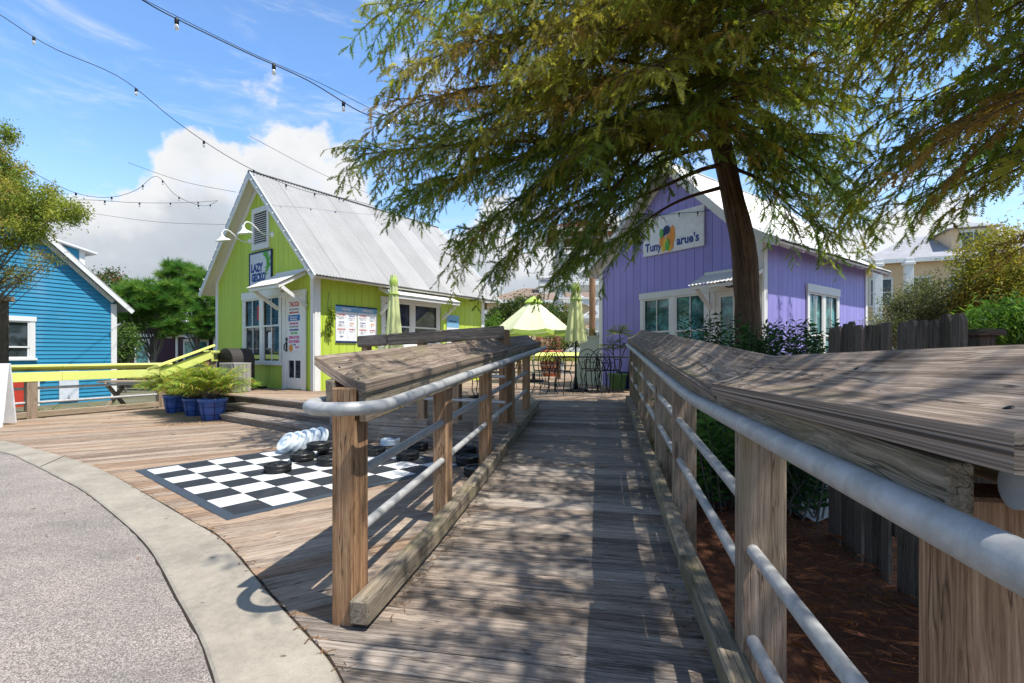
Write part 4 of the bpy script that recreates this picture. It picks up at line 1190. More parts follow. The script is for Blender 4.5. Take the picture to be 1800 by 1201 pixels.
# -------- white lookout tower behind the terrace
def tower():
    c = P(1020, 622, 26); c.z = -.3
    T = thing('lookout_tower', 'white timber lookout tower with a small red roof and open platforms', 'tower', c)
    r = 1.15
    for sx in (-1, 1):
        for sy in (-1, 1):
            mb = MB(); mb.cbox(c + V((sx * r, sy * r, 3.9)), ((1, 0, 0), (0, 1, 0), UP), (.11, .11, 3.9), .01); mb.build('post', M['white'], T)
    for z in (1.6, 3.3, 5.0, 6.4):
        mb = MB(); mb.cbox(c + UP * z, ((1, 0, 0), (0, 1, 0), UP), (1.45, 1.45, .09), .01)
        for s in (-1, 1):
            mb.cbox(c + V((0, s * 1.35, z + .95)), ((1, 0, 0), (0, 1, 0), UP), (1.4, .05, .05)); mb.cbox(c + V((s * 1.35, 0, z + .95)), ((1, 0, 0), (0, 1, 0), UP), (.05, 1.4, .05))
        mb.build('platform', M['white'], T)
    for k, z in enumerate((0, 1.6, 3.3)):
        mb = MB(); s = 1 if k % 2 else -1
        mb.beam(c + V((-s * 1.1, -1.3, z + .1)), c + V((s * 1.1, -1.3, z + 1.65)), .06, .24); mb.beam(c + V((-s * 1.1, -1.3, z + 1.0)), c + V((s * 1.1, -1.3, z + 2.55)), .05, .07); mb.build('stair', M['white'], T)
    mb = MB(); e = [c + V((sx * 1.85, sy * 1.85, 7.75)) for sx, sy in ((-1, -1), (1, -1), (1, 1), (-1, 1))]
    mb._add(e + [c + UP * 8.6], [(0, 1, 4), (1, 2, 4), (2, 3, 4), (3, 0, 4), (3, 2, 1, 0)]); mb.build('roof', M['roof_red'], T)
    mb = MB()
    for s in (-1, 1):
        mb.cbox(c + V((0, s * 1.82, 7.68)), ((1, 0, 0), (0, 1, 0), UP), (1.86, .04, .12)); mb.cbox(c + V((s * 1.82, 0, 7.68)), ((1, 0, 0), (0, 1, 0), UP), (.04, 1.78, .12))
    mb.build('eave_board', M['cream'], T)
tower()
# ------------------------------------------------------------------ yellow topped railing on the left
def yellow_railing():
    A, B = V((-8.85, 7.3, 0)), V((-7.33, 10.2, 0)); d = (B - A).normalized(); n = V((d.y, -d.x, 0))
    T = thing('deck_railing', 'yellow topped railing with pipe rails along the left side of the deck', 'railing', (A + B) / 2)
    zt = .875
    mid = A + (B - A) * .48
    for p, q in ((A - d * 3, mid), (mid, B + d * .1)):
        mb = MB(); mb.beam(p + UP * zt + d * .002, q + UP * zt - d * .002, .25, .045, up=(UP - n * .32), ch=.008); mb.build('rail_cap', M['lime_light'], T)
        mb = MB(); mb.beam(p + UP * (zt - .155) + n * .06 + d * .002, q + UP * (zt - .155) + n * .06 - d * .002, .035, .16, ch=.004); mb.build('rail_board', M['lime_light'], T)
    for f in (-.35, .36, .98):
        p = A + (B - A) * f
        mb = MB(); mb.cbox(p + UP * .35, (d, n, UP), (.07, .07, .45), .005); mb.gc = [(c[2], c[0], c[1]) for c in mb.gc]; mb.build('post', M['post_grey'], T)
    for z in (.27, .52):
        mb = MB(); mb.tube([A - d * 3 + UP * z - n * .03, B + UP * z - n * .03], .024, 8); mb.build('pipe_rail', M['pipe'], T)
    mb = MB(); mb.beam(A - d * 3 + UP * .07 + n * .02, B + UP * .07 + n * .02, .09, .10, ch=.006); mb.build('kick_rail', M['post_grey'], T)
    # the rising piece beside the steps
    T2 = thing('step_railing', 'yellow topped sloping handrail rising beside the steps to the lime shop', 'railing', V((-6.3, 9.4, 0)))
    a, b = V((-6.42, 8.75, .895)), V((-6.28, 10.0, 1.245)); dd = (b - a).normalized(); s = V((dd.y, -dd.x, 0)).normalized()
    mb = MB(); mb.beam(a - dd * .1, b + dd * .06, .26, .05, up=(UP - s * .32), ch=.008); mb.build('rail_cap', M['lime_light'], T2)
    mb = MB(); mb.beam(a - UP * .14 + s * .06, b - UP * .14 + s * .06, .035, .16, ch=.004); mb.build('rail_board', M['lime_light'], T2)
    for f, z0 in ((.36, 0), (.93, 0)):
        p = a + (b - a) * f; zt = p.z - .06
        mb = MB(); mb.cbox(V((p.x, p.y, zt / 2)), ((1, 0, 0), (0, 1, 0), UP), (.055, .055, zt / 2), .005); mb.gc = [(c[2], c[0], c[1]) for c in mb.gc]; mb.build('post', M['post'], T2)
    mb = MB(); mb.tube([a - UP * .4, b - UP * .4], .022, 8); mb.build('pipe_rail', M['pipe'], T2)
    # level piece from the top of the steps to the shop wall
    c, e = V((-6.33, 10.12, 1.16)), LC + LG * 3.32 + LGN * .02; e = V((e.x, e.y, 1.13)); d3 = (e - c).normalized(); s3 = V((d3.y, -d3.x, 0))
    T3 = thing('deck_railing', 'short yellow topped railing between the litter bin and the lime shop wall', 'railing', V((-6.55, 11, DECK)))
    mb = MB(); mb.beam(c, e, .24, .05, ch=.008); mb.build('rail_cap', M['lime_light'], T3)
    mb = MB(); mb.beam(c - UP * .12 + s3 * .05, e - UP * .12 + s3 * .05, .035, .16, ch=.004); mb.build('rail_board', M['lime_light'], T3)
    for f in (.1, .85):
        p = c + (e - c) * f
        mb = MB(); mb.cbox(V((p.x, p.y, .72)), ((1, 0, 0), (0, 1, 0), UP), (.05, .05, .39), .005); mb.gc = [(q[2], q[0], q[1]) for q in mb.gc]; mb.build('post', M['post_grey'], T3)
yellow_railing()
# post with a flat cap at the left edge of the picture, by the blue house
T = thing('gate_post', 'tall grey square post with a flat timber cap in front of the blue house', 'post', P(2, 640, 9.5) * 1.0)
T.location = (-10.06, 9.5, -.2)
mb = MB(); mb.cbox((-10.06, 9.5, 1.0), ((1, 0, 0), (0, 1, 0), UP), (.09, .09, 1.2), .006); mb.gc = [(c[2], c[0], c[1]) for c in mb.gc]; mb.build('shaft', M['fence'], T)
mb = MB(); mb.cbox((-10.06, 9.5, 2.20), ((1, 0, 0), (0, 1, 0), UP), (.15, .15, .05), .01); mb.build('post_cap', M['post_grey'], T)
# picnic bench behind the yellow rail
T = thing('picnic_table', 'weathered crossed leg picnic table beyond the yellow railing', 'table', (-9.4, 12.3, -.3))
mb = MB()
for k in range(4): mb.cbox((-9.4, 12.0 + .15 * k, .42), ((1, 0, 0), (0, 1, 0), UP), (.85, .07, .02), .004)
mb.build('tabletop', M['post_grey'], T)
for x in (-10.0, -8.8):
    for s in (-1, 1):
        mb = MB(); mb.beam((x, 12.22 - s * .35, -.3), (x + .02 * s, 12.22 + s * .3, .4), .05, .09); mb.build('leg', M['post_grey'], T)

# ------------------------------------------------------------------ bins
T = thing('litter_bin', 'dark round topped litter bin at the top of the steps', 'bin', (-6.02, 10.55, DECK))
u = V((.90, -.435, 0)); n = V((-.435, -.90, 0))
mb = MB(); arch = [(-.27, 0), (.27, 0), (.27, .62)] + [(.27 * math.cos(a), .62 + .29 * math.sin(a)) for a in [math.pi * k / 14 for k in range(1, 14)]] + [(-.27, .62)]
mb.prism(V((-6.02, 10.55, DECK)) - n * .25, u, UP, n, arch, .5); mb.build('body', M['lid'], T)
mb = MB(); mb.prism(V((-6.02, 10.55, DECK + .60)) + n * .2515, u, UP, n, [(-.19, 0), (.19, 0), (.19, .1), (-.19, .1)], .01); mb.build('flap', M['black'], T)
mb = MB(); mb.lathe(V((-6.02, 10.55, DECK)), [(.26, .005), (.26, .02)], 16); mb.build('base_ring', M['black'], T)
T = thing('planter_box', 'silvered upright wooden box beside the lime shop corner', 'box', (-5.72, 10.0, DECK))
o = V((-5.72, 10.0, DECK)); mb = MB()
for k in range(4):
    for s in (-1, 1):
        mb.cbox(o + u * (-.152 + .101 * k) + n * .2 * s + UP * .3, (u, n, UP), (.0485, .012, .29), .004); mb.cbox(o + n * (-.142 + .095 * k) + u * .215 * s + UP * .3, (n, u, UP), (.045, .012, .29), .004)
mb.gc = [(c[2], c[0], c[1]) for c in mb.gc]; mb.build('slat_panel', M['grey_box'], T)
mb = MB(); mb.cbox(o + UP * .592, (u, n, UP), (.22, .205, .012), .004); mb.build('lid', M['grey_box'], T)
T = tag(None or thing('floor_mat', 'black door mat rolled out below the shop window', 'mat', LC + LG * 2.1 + LGN * .25), None)
mb = MB(); mb.cbox(LC + LG * 2.15 + LGN * .22 + UP * .022, (LG, LGN, UP), (.42, .14, .018), .008); mb.build('rubber_sheet', M['rubber'], T)

# ------------------------------------------------------------------ giant draughts board
B0, F0 = G(236.7, 827.6), G(399, 915.6)
ml = (F0 - B0); MS = ml.length; mu = ml.normalized(); mv = V((math.sin(R(42)), math.cos(R(42)), 0))        # mu runs along the left edge towards the viewer
T = thing('game_mat', 'giant black and white draughts mat spread on the deck', 'game mat', B0 + mu * MS / 2 + mv * MS / 2)
brd = .075; cell = (MS - 2 * brd) / 8
mb = MB(); mb.m = 0
N_ = 8
def mz(a, b): return .0065 + .0035 * math.sin(a * 4.1 + b * 2.2) * math.sin(b * 3.3 - 1) if 0.03 < a < MS - .03 and .03 < b < MS - .03 else .005
for i in range(8):
    for j in range(8):
        a, b = brd + i * cell, brd + j * cell
        q = [(a, b), (a + cell, b), (a + cell, b + cell), (a, b + cell)]
        mb.m = 1 if (i + j) % 2 == 0 else 0
        mb._add([B0 + mu * x + mv * y + UP * mz(x, y) for x, y in q], [(0, 1, 2, 3)])
mb.m = 2
for q in ([(0, 0), (MS, 0), (MS - brd, brd), (brd, brd)], [(MS, 0), (MS, MS), (MS - brd, MS - brd), (MS - brd, brd)], [(MS, MS), (0, MS), (brd, MS - brd), (MS - brd, MS - brd)], [(0, MS), (0, 0), (brd, brd), (brd, MS - brd)]):
    vs = [B0 + mu * x + mv * y + UP * (.003 if (x in (0, MS) or y in (0, MS)) else mz(x, y)) for x, y in q]
    mb._add(vs, [(0, 1, 2, 3)])
mb._add([B0 + mu * x + mv * y + UP * .0005 for x, y in ((0, 0), (MS, 0), (MS, MS), (0, MS))], [(0, 1, 2, 3)])
M['mat_border'] = plain('slate blue vinyl', (.045, .058, .075), .55)
mb.build('printed_sheet', [M['mat_dark'], M['mat_white'], M['mat_border']], T)

def piece_proto(white):
    r, h = .118, .072
    T = thing('game_piece', 'x', 'game piece', (0, 0, 0))
    mb = MB()
    prof = [(r * .94, 0), (r, .006), (r, h * .42), (r * .985, h * .45), (r * .985, h * .55), (r, h * .58), (r, h - .008), (r * .95, h), (r * .78, h), (r * .74, h - .012), (r * .42, h - .012), (r * .40, h - .006), (r * .30, h - .006), (r * .28, h - .014), (0.0002, h - .014)]
    mb.lathe((0, 0, 0), prof, 36, smooth=False)
    for k in range(0 if white else 36):
        a = 2 * math.pi * k / 36; c = V((math.cos(a) * r * .995, math.sin(a) * r * .995, h * .26))
        for zz in (h * .24, h * .77): mb.cbox(V((c.x, c.y, zz)), ((math.cos(a), math.sin(a), 0), (-math.sin(a), math.cos(a), 0), UP), (.004, .004, h * .15), 0)
    for k in range(5):
        a0 = 2 * math.pi * k / 5 + .3
        p0 = V((math.cos(a0) * r * .2, math.sin(a0) * r * .2, h - .013)); p1 = V((math.cos(a0 + 1.26) * r * .2, math.sin(a0 + 1.26) * r * .2, h - .013)); pm = V((math.cos(a0 + .63) * r * .26, math.sin(a0 + .63) * r * .26, h - .008))
        mb.tube([p0, pm, p1], .005, 5)
    mb.build('disc', M['piece_white' if white else 'rubber'], T)
    return T
pb, pw = piece_proto(False), piece_proto(True)
blacks = [(486, 834, .011, 0, 'black draughts piece alone at the front left of the others on the mat'),
          (530, 813, .011, 0, 'black draughts piece at the left of the pile, under the stacked one'),
          (577, 800, .011, 0, 'black draughts piece behind the pile, partly under the stacked one'),
          (551, 806, .084, 0, 'black draughts piece stacked on top of two others'),
          (578, 821, .011, 0, 'black draughts piece at the front right of the pile, beside the railing post'),
          (716, 811, .011, 0, 'black draughts piece below the upper pipe rail in the middle of the mat'),
          (734, 794, .011, 0, 'black draughts piece against the boarded deck face near its post'),
          (658, 803, .011, 0, 'black draughts piece just right of the front railing post'),
          (818, 802, .011, 0, 'black draughts piece at the back between two railing posts'),
          (822, 819, .011, 0, 'black draughts piece in the middle between two railing posts'),
          (838, 840, .011, 0, 'black draughts piece close to the kick rail, frontmost right of the second post')]
first = True
for px, py, z, tilt, lab in blacks:
    o = pb if first else copy_tree(pb); first = False
    c = G(px, py, 0.0); c.y += .06; c = V((c.x * (1 + .012), c.y + .02, z))
    if z > .05: c = (G(530, 813) + G(577, 800)) / 2 + V((.0, .08, z + .001))
    o.location = c; o.rotation_euler = (0, 0, random.uniform(0, 6)); tag(o, lab, 'game piece', 'black draughts pieces')
# white pieces: five leaning against each other like fallen books, one on the mat
whites = [(497, 798, 'white draughts piece lowest and leftmost of the leaning row'), (510, 796, 'white draughts piece second from the left in the leaning row'), (523, 793, 'white draughts piece in the middle of the leaning row'),
          (536, 790, 'white draughts piece fourth in the leaning row'), (549, 788, 'white draughts piece at the right end of the leaning row behind the stacked black one')]
first = True
for k, (px, py, lab) in enumerate(whites):
    o = pw if first else copy_tree(pw); first = False
    c = G(px, py + 2); t = R(50 + 4 * k)
    # leaning back on the next one, faces towards the viewer's left, the lower rim on the deck
    o.rotation_euler = (0, t, math.atan2(-.80, -.60))
    o.location = c + V((.03 + .012 * k, .10, .118 * math.sin(t) + .009))
    tag(o, lab, 'game piece', 'white draughts pieces')
o = copy_tree(pw); o.location = G(681, 786) + V((.01, .1, .011)); o.rotation_euler = (0, 0, 1); tag(o, 'white draughts piece lying flat beside the boarded deck face', 'game piece', 'white draughts pieces')

# ------------------------------------------------------------------ sandwich board
def sandwich_board():
    c = V((-8.13, 7.42, 0)); u = V((.94, .34, 0)).normalized(); n = V((.34, -.94, 0)).normalized()
    T = thing('sandwich_board', 'white sandwich board with coloured lettering at the left end of the yellow railing', 'sign', c)
    fb = (UP + n * -.16).normalized(); nf = (n + UP * .16).normalized(); bb = (UP + n * .16).normalized()
    f0 = c + n * .17
    mb = MB(); mb.cbox(f0 + fb * .52, (u, nf, fb), (.33, .014, .46), .006)
    for s in (-1, 1): mb.cbox(f0 + u * .29 * s + fb * .03, (u, nf, fb), (.035, .014, .04), .004)
    fp = mb.build('front_panel', M['paper'], T)
    mb = MB(); mb.cbox(c - n * .17 + bb * .5, (u, n, bb), (.33, .014, .48), .006); mb.build('back_panel', M['paper'], T)
    for txt, zz, sz, mat in (('MENUS', .74, .13, 'green_ink'), ('FRESH MADE', .63, .06, 'sky_ink'), ('TACOS & SALSA', .54, .07, 'red_ink'), ('FROZEN DRINKS', .45, .06, 'grey_ink'), ('HALF PRICE APPS', .36, .05, 'grey_ink'), ('LAZY GECKO', .20, .07, 'ink')):
        if txt == 'MENUS': txt = 'DRINKS'
        lettering(txt, sz, f0 + fb * zz + nf * .016, u, fb, M[mat], fp, .003, squeeze=.9)
sandwich_board()

# ------------------------------------------------------------------ signs, menus and posters on the shops
def board_sign(name, label, cat, o, u, n, x0, x1, z0, z1, board, frame=None, fw=.035, d=.03):
    c = o + u * (x0 + x1) / 2 + UP * ((z0 + z1) / 2 - o.z) + n * .02
    T = thing(name, label, cat, c)
    mb = MB(); wbox(mb, o, u, n, x0, x1, z0, z1, .003, d, .004); bd = mb.build('board', board, T)
    if frame:
        mb = MB()
        for q in ((x0 - fw, x0, z0 - fw, z1 + fw), (x1, x1 + fw, z0 - fw, z1 + fw), (x0, x1, z1, z1 + fw), (x0, x1, z0 - fw, z0)): wbox(mb, o, u, n, *q, .003, d + .012, .003)
        mb.build('frame', frame, T)
    return T, bd
def wpt(o, u, n, x, z, d): return o + u * x + UP * (z - o.z) + n * d
def shape(o, u, v, n, pts, th, mat, parent, name):
    mb = MB(); mb.prism(o, u, v, n, pts, th); return mb.build(name, mat, parent)
def stroke(mb, o, u, v, n, pts, r, seg=6): mb.tube([o + u * a + v * b for a, b in pts], r, seg)
T, bd = board_sign('shop_sign', 'square white sign with a navy frame and green lizard emblem on the lime gable', 'sign', LC, LG, LGN, 1.68, 2.64, 2.72, 3.50, M['sign_grey'], M['navy'], .035)
ru = -LG
lettering('LAZY', .26, wpt(LC, LG, LGN, 2.32, 3.15, .033), ru, UP, M['ink'], T, squeeze=.84, weight=.055)
lettering('GECKO', .25, wpt(LC, LG, LGN, 2.24, 2.92, .033), ru, UP, M['ink'], T, squeeze=.74, weight=.055)
lettering('MEXICAN', .05, wpt(LC, LG, LGN, 2.3, 2.78, .033), ru, UP, M['grey_ink'], T)
mb = MB(); q = wpt(LC, LG, LGN, 1.84, 3.22, .036)
body = [(-.03, -.17), (.03, -.12), (.06, -.03), (.05, .06), (.0, .14), (-.06, .19)]
mb.tube([q + ru * a + UP * b for a, b in body], [.018, .03, .04, .042, .035, .03], 8)
mb.lathe(q + ru * -.08 + UP * .22 + LGN * -.0, [(.0002, -.035), (.05, -.025), (.065, 0), (.05, .025), (.0002, .035)], 12, axis=LGN)
for pts in ([(.05, .06), (.12, .10), (.14, .17)], [(.0, .13), (.05, .20), (.03, .27)], [(.06, -.03), (.13, -.02), (.15, -.08)], [(.02, -.12), (-.05, -.08), (-.09, -.10)]): stroke(mb, q, ru, UP, LGN, pts, .014)
stroke(mb, q, ru, UP, LGN, [(-.03, -.17), (-.08, -.2), (-.05, -.25), (0, -.24)], .012)
mb.build('lizard_emblem', M['green_ink'], T)

# poster on the lime shop door
T, bd = board_sign('door_poster', 'tall poster with red, blue and pink lettering on the white shop door', 'poster', LC, LG, LGN, .50, .97, 1.17, 2.28, M['paper'], d=.018)
for txt, z, sz, mat, sq in (('TACOS', 2.20, .145, 'red_ink', .85), ('MADE FRESH DAILY', 2.09, .05, 'grey_ink', .85), ('BURRITOS & BOWLS', 2.02, .05, 'red_ink', .8), ('CHIPS AND SALSA', 1.78, .05, 'pink_ink', .85), ('SOFT SERVE CONES', 1.71, .05, 'grey_ink', .8), ('FROZEN DRINKS', 1.64, .052, 'ink', .9), ('COLD BEER', 1.57, .06, 'green_ink', .9), ('JOIN US FOR', 1.475, .085, 'pink_ink', .8), ('LAZY HOURZ', 1.385, .085, 'pink_ink', .8), ('2 - 5 PM', 1.315, .045, 'ink', .9), ('PLACE', 1.26, .06, 'pink_ink', .8)):
    x = .735 if txt != 'PLACE' else .62
    lettering(txt, sz, wpt(LC, LG, LGN, x, z, .0205), ru, UP, M[mat], T, .003, squeeze=sq)
mb = MB(); wbox(mb, LC, LG, LGN, .51, .96, 1.84, 1.97, .018, .020, 0); mb.build('blue_band', M['blue_ink'], T)
lettering('Proud to be an', .05, wpt(LC, LG, LGN, .75, 1.925, .022), ru, UP, M['paper'], T, .003); lettering('island kitchen', .05, wpt(LC, LG, LGN, .75, 1.875, .022), ru, UP, M['paper'], T, .003)
mb = MB(); q = wpt(LC, LG, LGN, .86, 1.245, .0205); mb.prism(q, ru, UP, LGN, [(.075 * math.cos(a), .075 * math.sin(a)) for a in np.linspace(0, 2 * math.pi, 20)[:-1]], .003); mb.build('round_badge', M['orange'], T)
# arched lettering over the window
tl = [(1.35 + .13 * k) for k in range(9)]
# two menu boards on the sunny side
for x0, x1, lab in ((.50, 1.05, 'white menu board with a navy foot band, left of the pair on the lime wall'), (1.07, 1.62, 'white menu board right of the pair on the lime wall, next to the closed umbrella')):
    T, bd = board_sign('menu_board', lab, 'menu', LC, LE, LSN, x0, x1, 1.36, 2.20, M['paper'], d=.022)
    tag(T, group='menu boards on the lime wall')
    mb = MB(); wbox(mb, LC, LE, LSN, x0, x1, 2.165, 2.20, .0225, .025, 0); mb.build('navy_band', M['navy'], T)
    if x0 < 1: mb = MB(); wbox(mb, LC, LE, LSN, x0, x1, 1.36, 1.405, .0225, .025, 0); mb.build('navy_band', M['navy'], T)
    mb = MB(); wbox(mb, LC, LE, LSN, x0, x1, 2.05, 2.165, .0225, .0245, 0); mb.build('wave_band', M['sky_ink'], T)
    lettering('MENU' if x0 < 1 else 'DRINKS', .085, wpt(LC, LE, LSN, (x0 + x1) / 2, 2.105, .026), LE, UP, M['paper'], T, .003)
    rows_ = [('STARTERS', 1.98, 'red_ink', -.13), ('chips + queso   9', 1.935, 'grey_ink', -.13), ('nachos   14', 1.90, 'grey_ink', -.13), ('TACOS', 1.82, 'ink', -.13), ('shrimp   16', 1.775, 'grey_ink', -.13), ('chicken   14', 1.74, 'grey_ink', -.13), ('BURRITOS', 1.66, 'red_ink', -.13), ('bean   12', 1.615, 'grey_ink', -.13), ('steak   17', 1.58, 'grey_ink', -.13), ('KIDS', 1.50, 'ink', -.13),
             ('BOWLS', 1.96, 'ink', .14), ('rice bowl   13', 1.915, 'grey_ink', .14), ('salad   12', 1.88, 'grey_ink', .14), ('SIDES', 1.80, 'orange', .14), ('slaw   4', 1.755, 'grey_ink', .14), ('SWEETS', 1.66, 'red_ink', .14), ('churros   7', 1.615, 'grey_ink', .14)]
    for txt, z, mat, dx in rows_: lettering(txt, .042 if txt.isupper() else .032, wpt(LC, LE, LSN, (x0 + x1) / 2 + dx, z, .0235), LE, UP, M[mat], T, .002)
T, bd = board_sign('wall_poster', 'blue topped poster beyond the serving window on the lime wall', 'poster', LC, LE, LSN, 4.02, 4.52, 1.35, 2.20, M['paper'], d=.02)
mb = MB(); wbox(mb, LC, LE, LSN, 4.02, 4.52, 1.86, 2.20, .0205, .023, 0); mb.build('blue_band', M['sky_ink'], T)
lettering('MARGARITAS', .08, wpt(LC, LE, LSN, 4.27, 1.74, .0215), LE, UP, M['red_ink'], T, .003, squeeze=.8); lettering('OPEN DAILY', .06, wpt(LC, LE, LSN, 4.27, 2.03, .024), LE, UP, M['ink'], T, .003)

# violet shop sign
T, bd = board_sign('shop_sign', 'large white sign with a fruit emblem and blue lettering on the violet gable', 'sign', PC, PG, PGN, 1.16, 2.68, 3.33, 4.17, M['paper'], None, d=.05)
pu = -PG
lettering('Tuny', .26, wpt(PC, PG, PGN, 2.40, 3.50, .053), pu, UP, M['ink'], T, squeeze=.82)
lettering("arue's", .26, wpt(PC, PG, PGN, 1.53, 3.53, .053), pu, UP, M['ink'], T, squeeze=.86)
q = wpt(PC, PG, PGN, 2.02, 3.62, .052)
for mat, blobs, nm in (('orange', [(-.14, -.02, .07, .15), (.12, .08, .07, .2), (.02, -.02, .08, .12), (.1, -.15, .05, .1), (-.1, -.17, .05, .08)], 'orange_fruit'), ('yellow', [(-.05, -.1, .06, .12), (.04, -.2, .06, .08), (-.12, -.2, .04, .07)], 'yellow_fruit'), ('navy', [(-.02, .2, .08, .1), (-.08, .16, .05, .08)], 'dark_fruit'), ('green_ink', [(-.15, .15, .05, .1), (.02, -.12, .03, .13), (-.02, -.15, .03, .1)], 'leaf_emblem')):
    mb = MB()
    for k, (a, b, rx, rz) in enumerate(blobs):
        mb.prism(q + pu * a + UP * b + PGN * .001 * (k + {'orange': 0, 'yellow': 6, 'navy': 12, 'green_ink': 16}[mat]), pu, UP, PGN, [(rx * math.cos(t), rz * math.sin(t)) for t in np.linspace(0, 2 * math.pi, 14)[:-1]], .004)
    mb.build(nm, M[mat], T)

# goose neck lamps on the lime gable
def gooseneck(x, z, lab, dx):
    b = wpt(LC, LG, LGN, x, z, 0); T = thing('wall_lamp', lab, 'lamp', b, group='white lamps on the lime gable')
    o = LGN; s = LG
    pts = [(.0, .0), (.12, -.03), (.25, .0), (.38, .10), (.48, .17), (.57, .17), (.62, .10), (.625, .03)]
    mb = MB(); mb.tube(spline([b + o * d + UP * h + s * dx * d for d, h in pts], 22), .014, 8); mb.build('arm', M['lamp_white'], T)
    mb = MB(); mb.lathe(b, [(.07, .0), (.07, .02), (.04, .035)], 16, axis=LGN); mb.build('wall_plate', M['lamp_white'], T)
    ax = (UP + o * .25).normalized(); c = b + o * .635 + s * dx * .625 + UP * .03
    mb = MB(); mb.lathe(c, [(.03, .06), (.035, .02), (.04, -.02), (.075, -.06), (.155, -.105), (.16, -.125)], 20, axis=ax); mb.lathe(c, [(.155, -.122), (.07, -.062), (.0002, -.05)], 20, axis=ax); mb.build('lamp_shade', M['lamp_white'], T)
gooseneck(1.66, 3.86, 'white gooseneck lamp fixed right of the attic vent', .06)
gooseneck(2.68, 3.84, 'white gooseneck lamp fixed left of the attic vent', .06)

# ------------------------------------------------------------------ string lights
def string_light(lab, pts, bulbs, n=60, r=.006, size=1.0, extra=None):
    path = spline(pts, n); T = thing('string_light', lab, 'string light', path[n // 2], group='string lights across the sky')
    mb = MB(); mb.tube(path, r, 6); mb.build('cable', M['black'], T)
    if extra: mb = MB(); mb.tube(spline(extra, n), r * .6, 5); mb.build('guy_wire', M['black'], T)
    for f in bulbs:
        i = min(n - 2, int(f * (n - 1))); p = path[i].lerp(path[i + 1], f * (n - 1) - i)
        mb = MB(); mb.lathe(p, [(.012 * size, .012), (.02 * size, 0), (.021 * size, -.05 * size), (.018 * size, -.055 * size)], 10); b = mb.build('socket', M['black'], T)
        mb = MB(); mb.lathe(p - UP * .055 * size, [(.013 * size, 0), (.024 * size, -.025 * size), (.024 * size, -.045 * size), (.012 * size, -.062 * size), (.0003, -.066 * size)], 10); mb.build('bulb', M['bulb'], b)
string_light('string light from the upper left corner down behind the lime roof ridge', [P(-60, -10, 7.2), P(0, 26, 7.4), P(90, 83, 7.8), P(212, 137, 8.3), P(310, 214, 8.9), P(397, 273, 9.6), P(475, 313, 10.4), P(545, 338, 11.5), P(620, 352, 12.8), P(690, 372, 14.5)], (.09, .235, .365, .475, .565, .66, .75))
string_light('double string light running from the top edge into the big cypress', [P(200, -30, 4.6), P(250, 0, 4.8), P(300, 28, 5.0), P(430, 91, 5.4), P(540, 141, 5.8), P(634, 197, 6.2), P(690, 213, 6.6), P(760, 222, 7.0)], (.15, .40, .62, .81),
             extra=[P(250, -2, 4.8), P(430, 88, 5.5), P(560, 145, 6.0), P(690, 208, 6.7), P(760, 214, 7.0)])
string_light('string light sagging out of the left tree to a high point and down again', [P(-20, 240, 8.5), P(8, 268, 9.0), P(65, 307, 10), P(135, 340, 11.5), P(193, 347, 12.5), P(240, 334, 13.2), P(275, 310, 13.8), P(306, 341, 14.5), P(337, 357, 15.2), P(363, 362, 15.8), P(383, 353, 16.3)], (.17, .37, .50, .62, .72, .80, .89, .95))
string_light('flat string light between the left tree and the end of the sagging one', [P(120, 352, 12.0), P(167, 352, 12.6), P(228, 356, 13.6), P(285, 357, 14.6), P(337, 356, 15.4), P(383, 353, 16.4)], (.2, .42, .63, .82))
string_light('short string light hanging in the gap between the two shops', [P(890, 440, 16), P(918, 464, 15.5), P(933, 480, 15), P(955, 473, 14.5), P(972, 440, 14), P(1000, 450, 13.5)], (.36, .58, .8))
string_light('string light strung across the violet shop sign', [wpt(PC, PG, PGN, 2.9, 4.3, .12), wpt(PC, PG, PGN, 2.3, 4.18, .12), wpt(PC, PG, PGN, 1.7, 4.1, .12), wpt(PC, PG, PGN, 1.1, 4.0, .12), wpt(PC, PG, PGN, .2, 3.95, .12)], (.2, .45, .62, .8), size=.8)
for lab, a, b in (('thin overhead wire high above the lime shop', P(440, 240, 14), P(660, 345, 20)), ('thin overhead wire behind the left string lights', P(160, 375, 18), P(400, 395, 18)), ('thin overhead wire crossing to the lime roof from the left', P(225, 286, 15), P(415, 338, 15))):
    T = thing('overhead_wire', lab, 'wire', (a + b) / 2, group='thin overhead wires')
    m_ = (a + b) / 2 - UP * .12; mb = MB(); mb.tube(spline([a, m_, b], 24), .006, 5); mb.build('strand', M['black'], T)
# little lamps along the edge of the lime gable
T = thing('rope_light', 'row of tiny white lamps along both edges of the lime gable', 'rope light', LC + LG * 2.23 + UP * 4)
for sg in (-1, 1):
    ridge = LC + LG * 2.23 - UP * LC.z
    pth = [ridge + LG * sg * d - LE * .288 + UP * (5.375 - d * 1.006 - .03) for d in np.linspace(.05, 2.6, 12)]
    mb = MB(); mb.tube(pth, .004, 5); mb.build('cable', M['black'], T)
    for d in np.linspace(.2, 2.5, 11):
        p = ridge + LG * sg * d - LE * .297 + UP * (5.375 - d * 1.006 - .055)
        mb = MB(); mb.lathe(p, [(.0003, .022), (.016, .012), (.018, 0), (.012, -.016), (.0003, -.02)], 8); mb.build('bulb', M['lamp_white'], T)

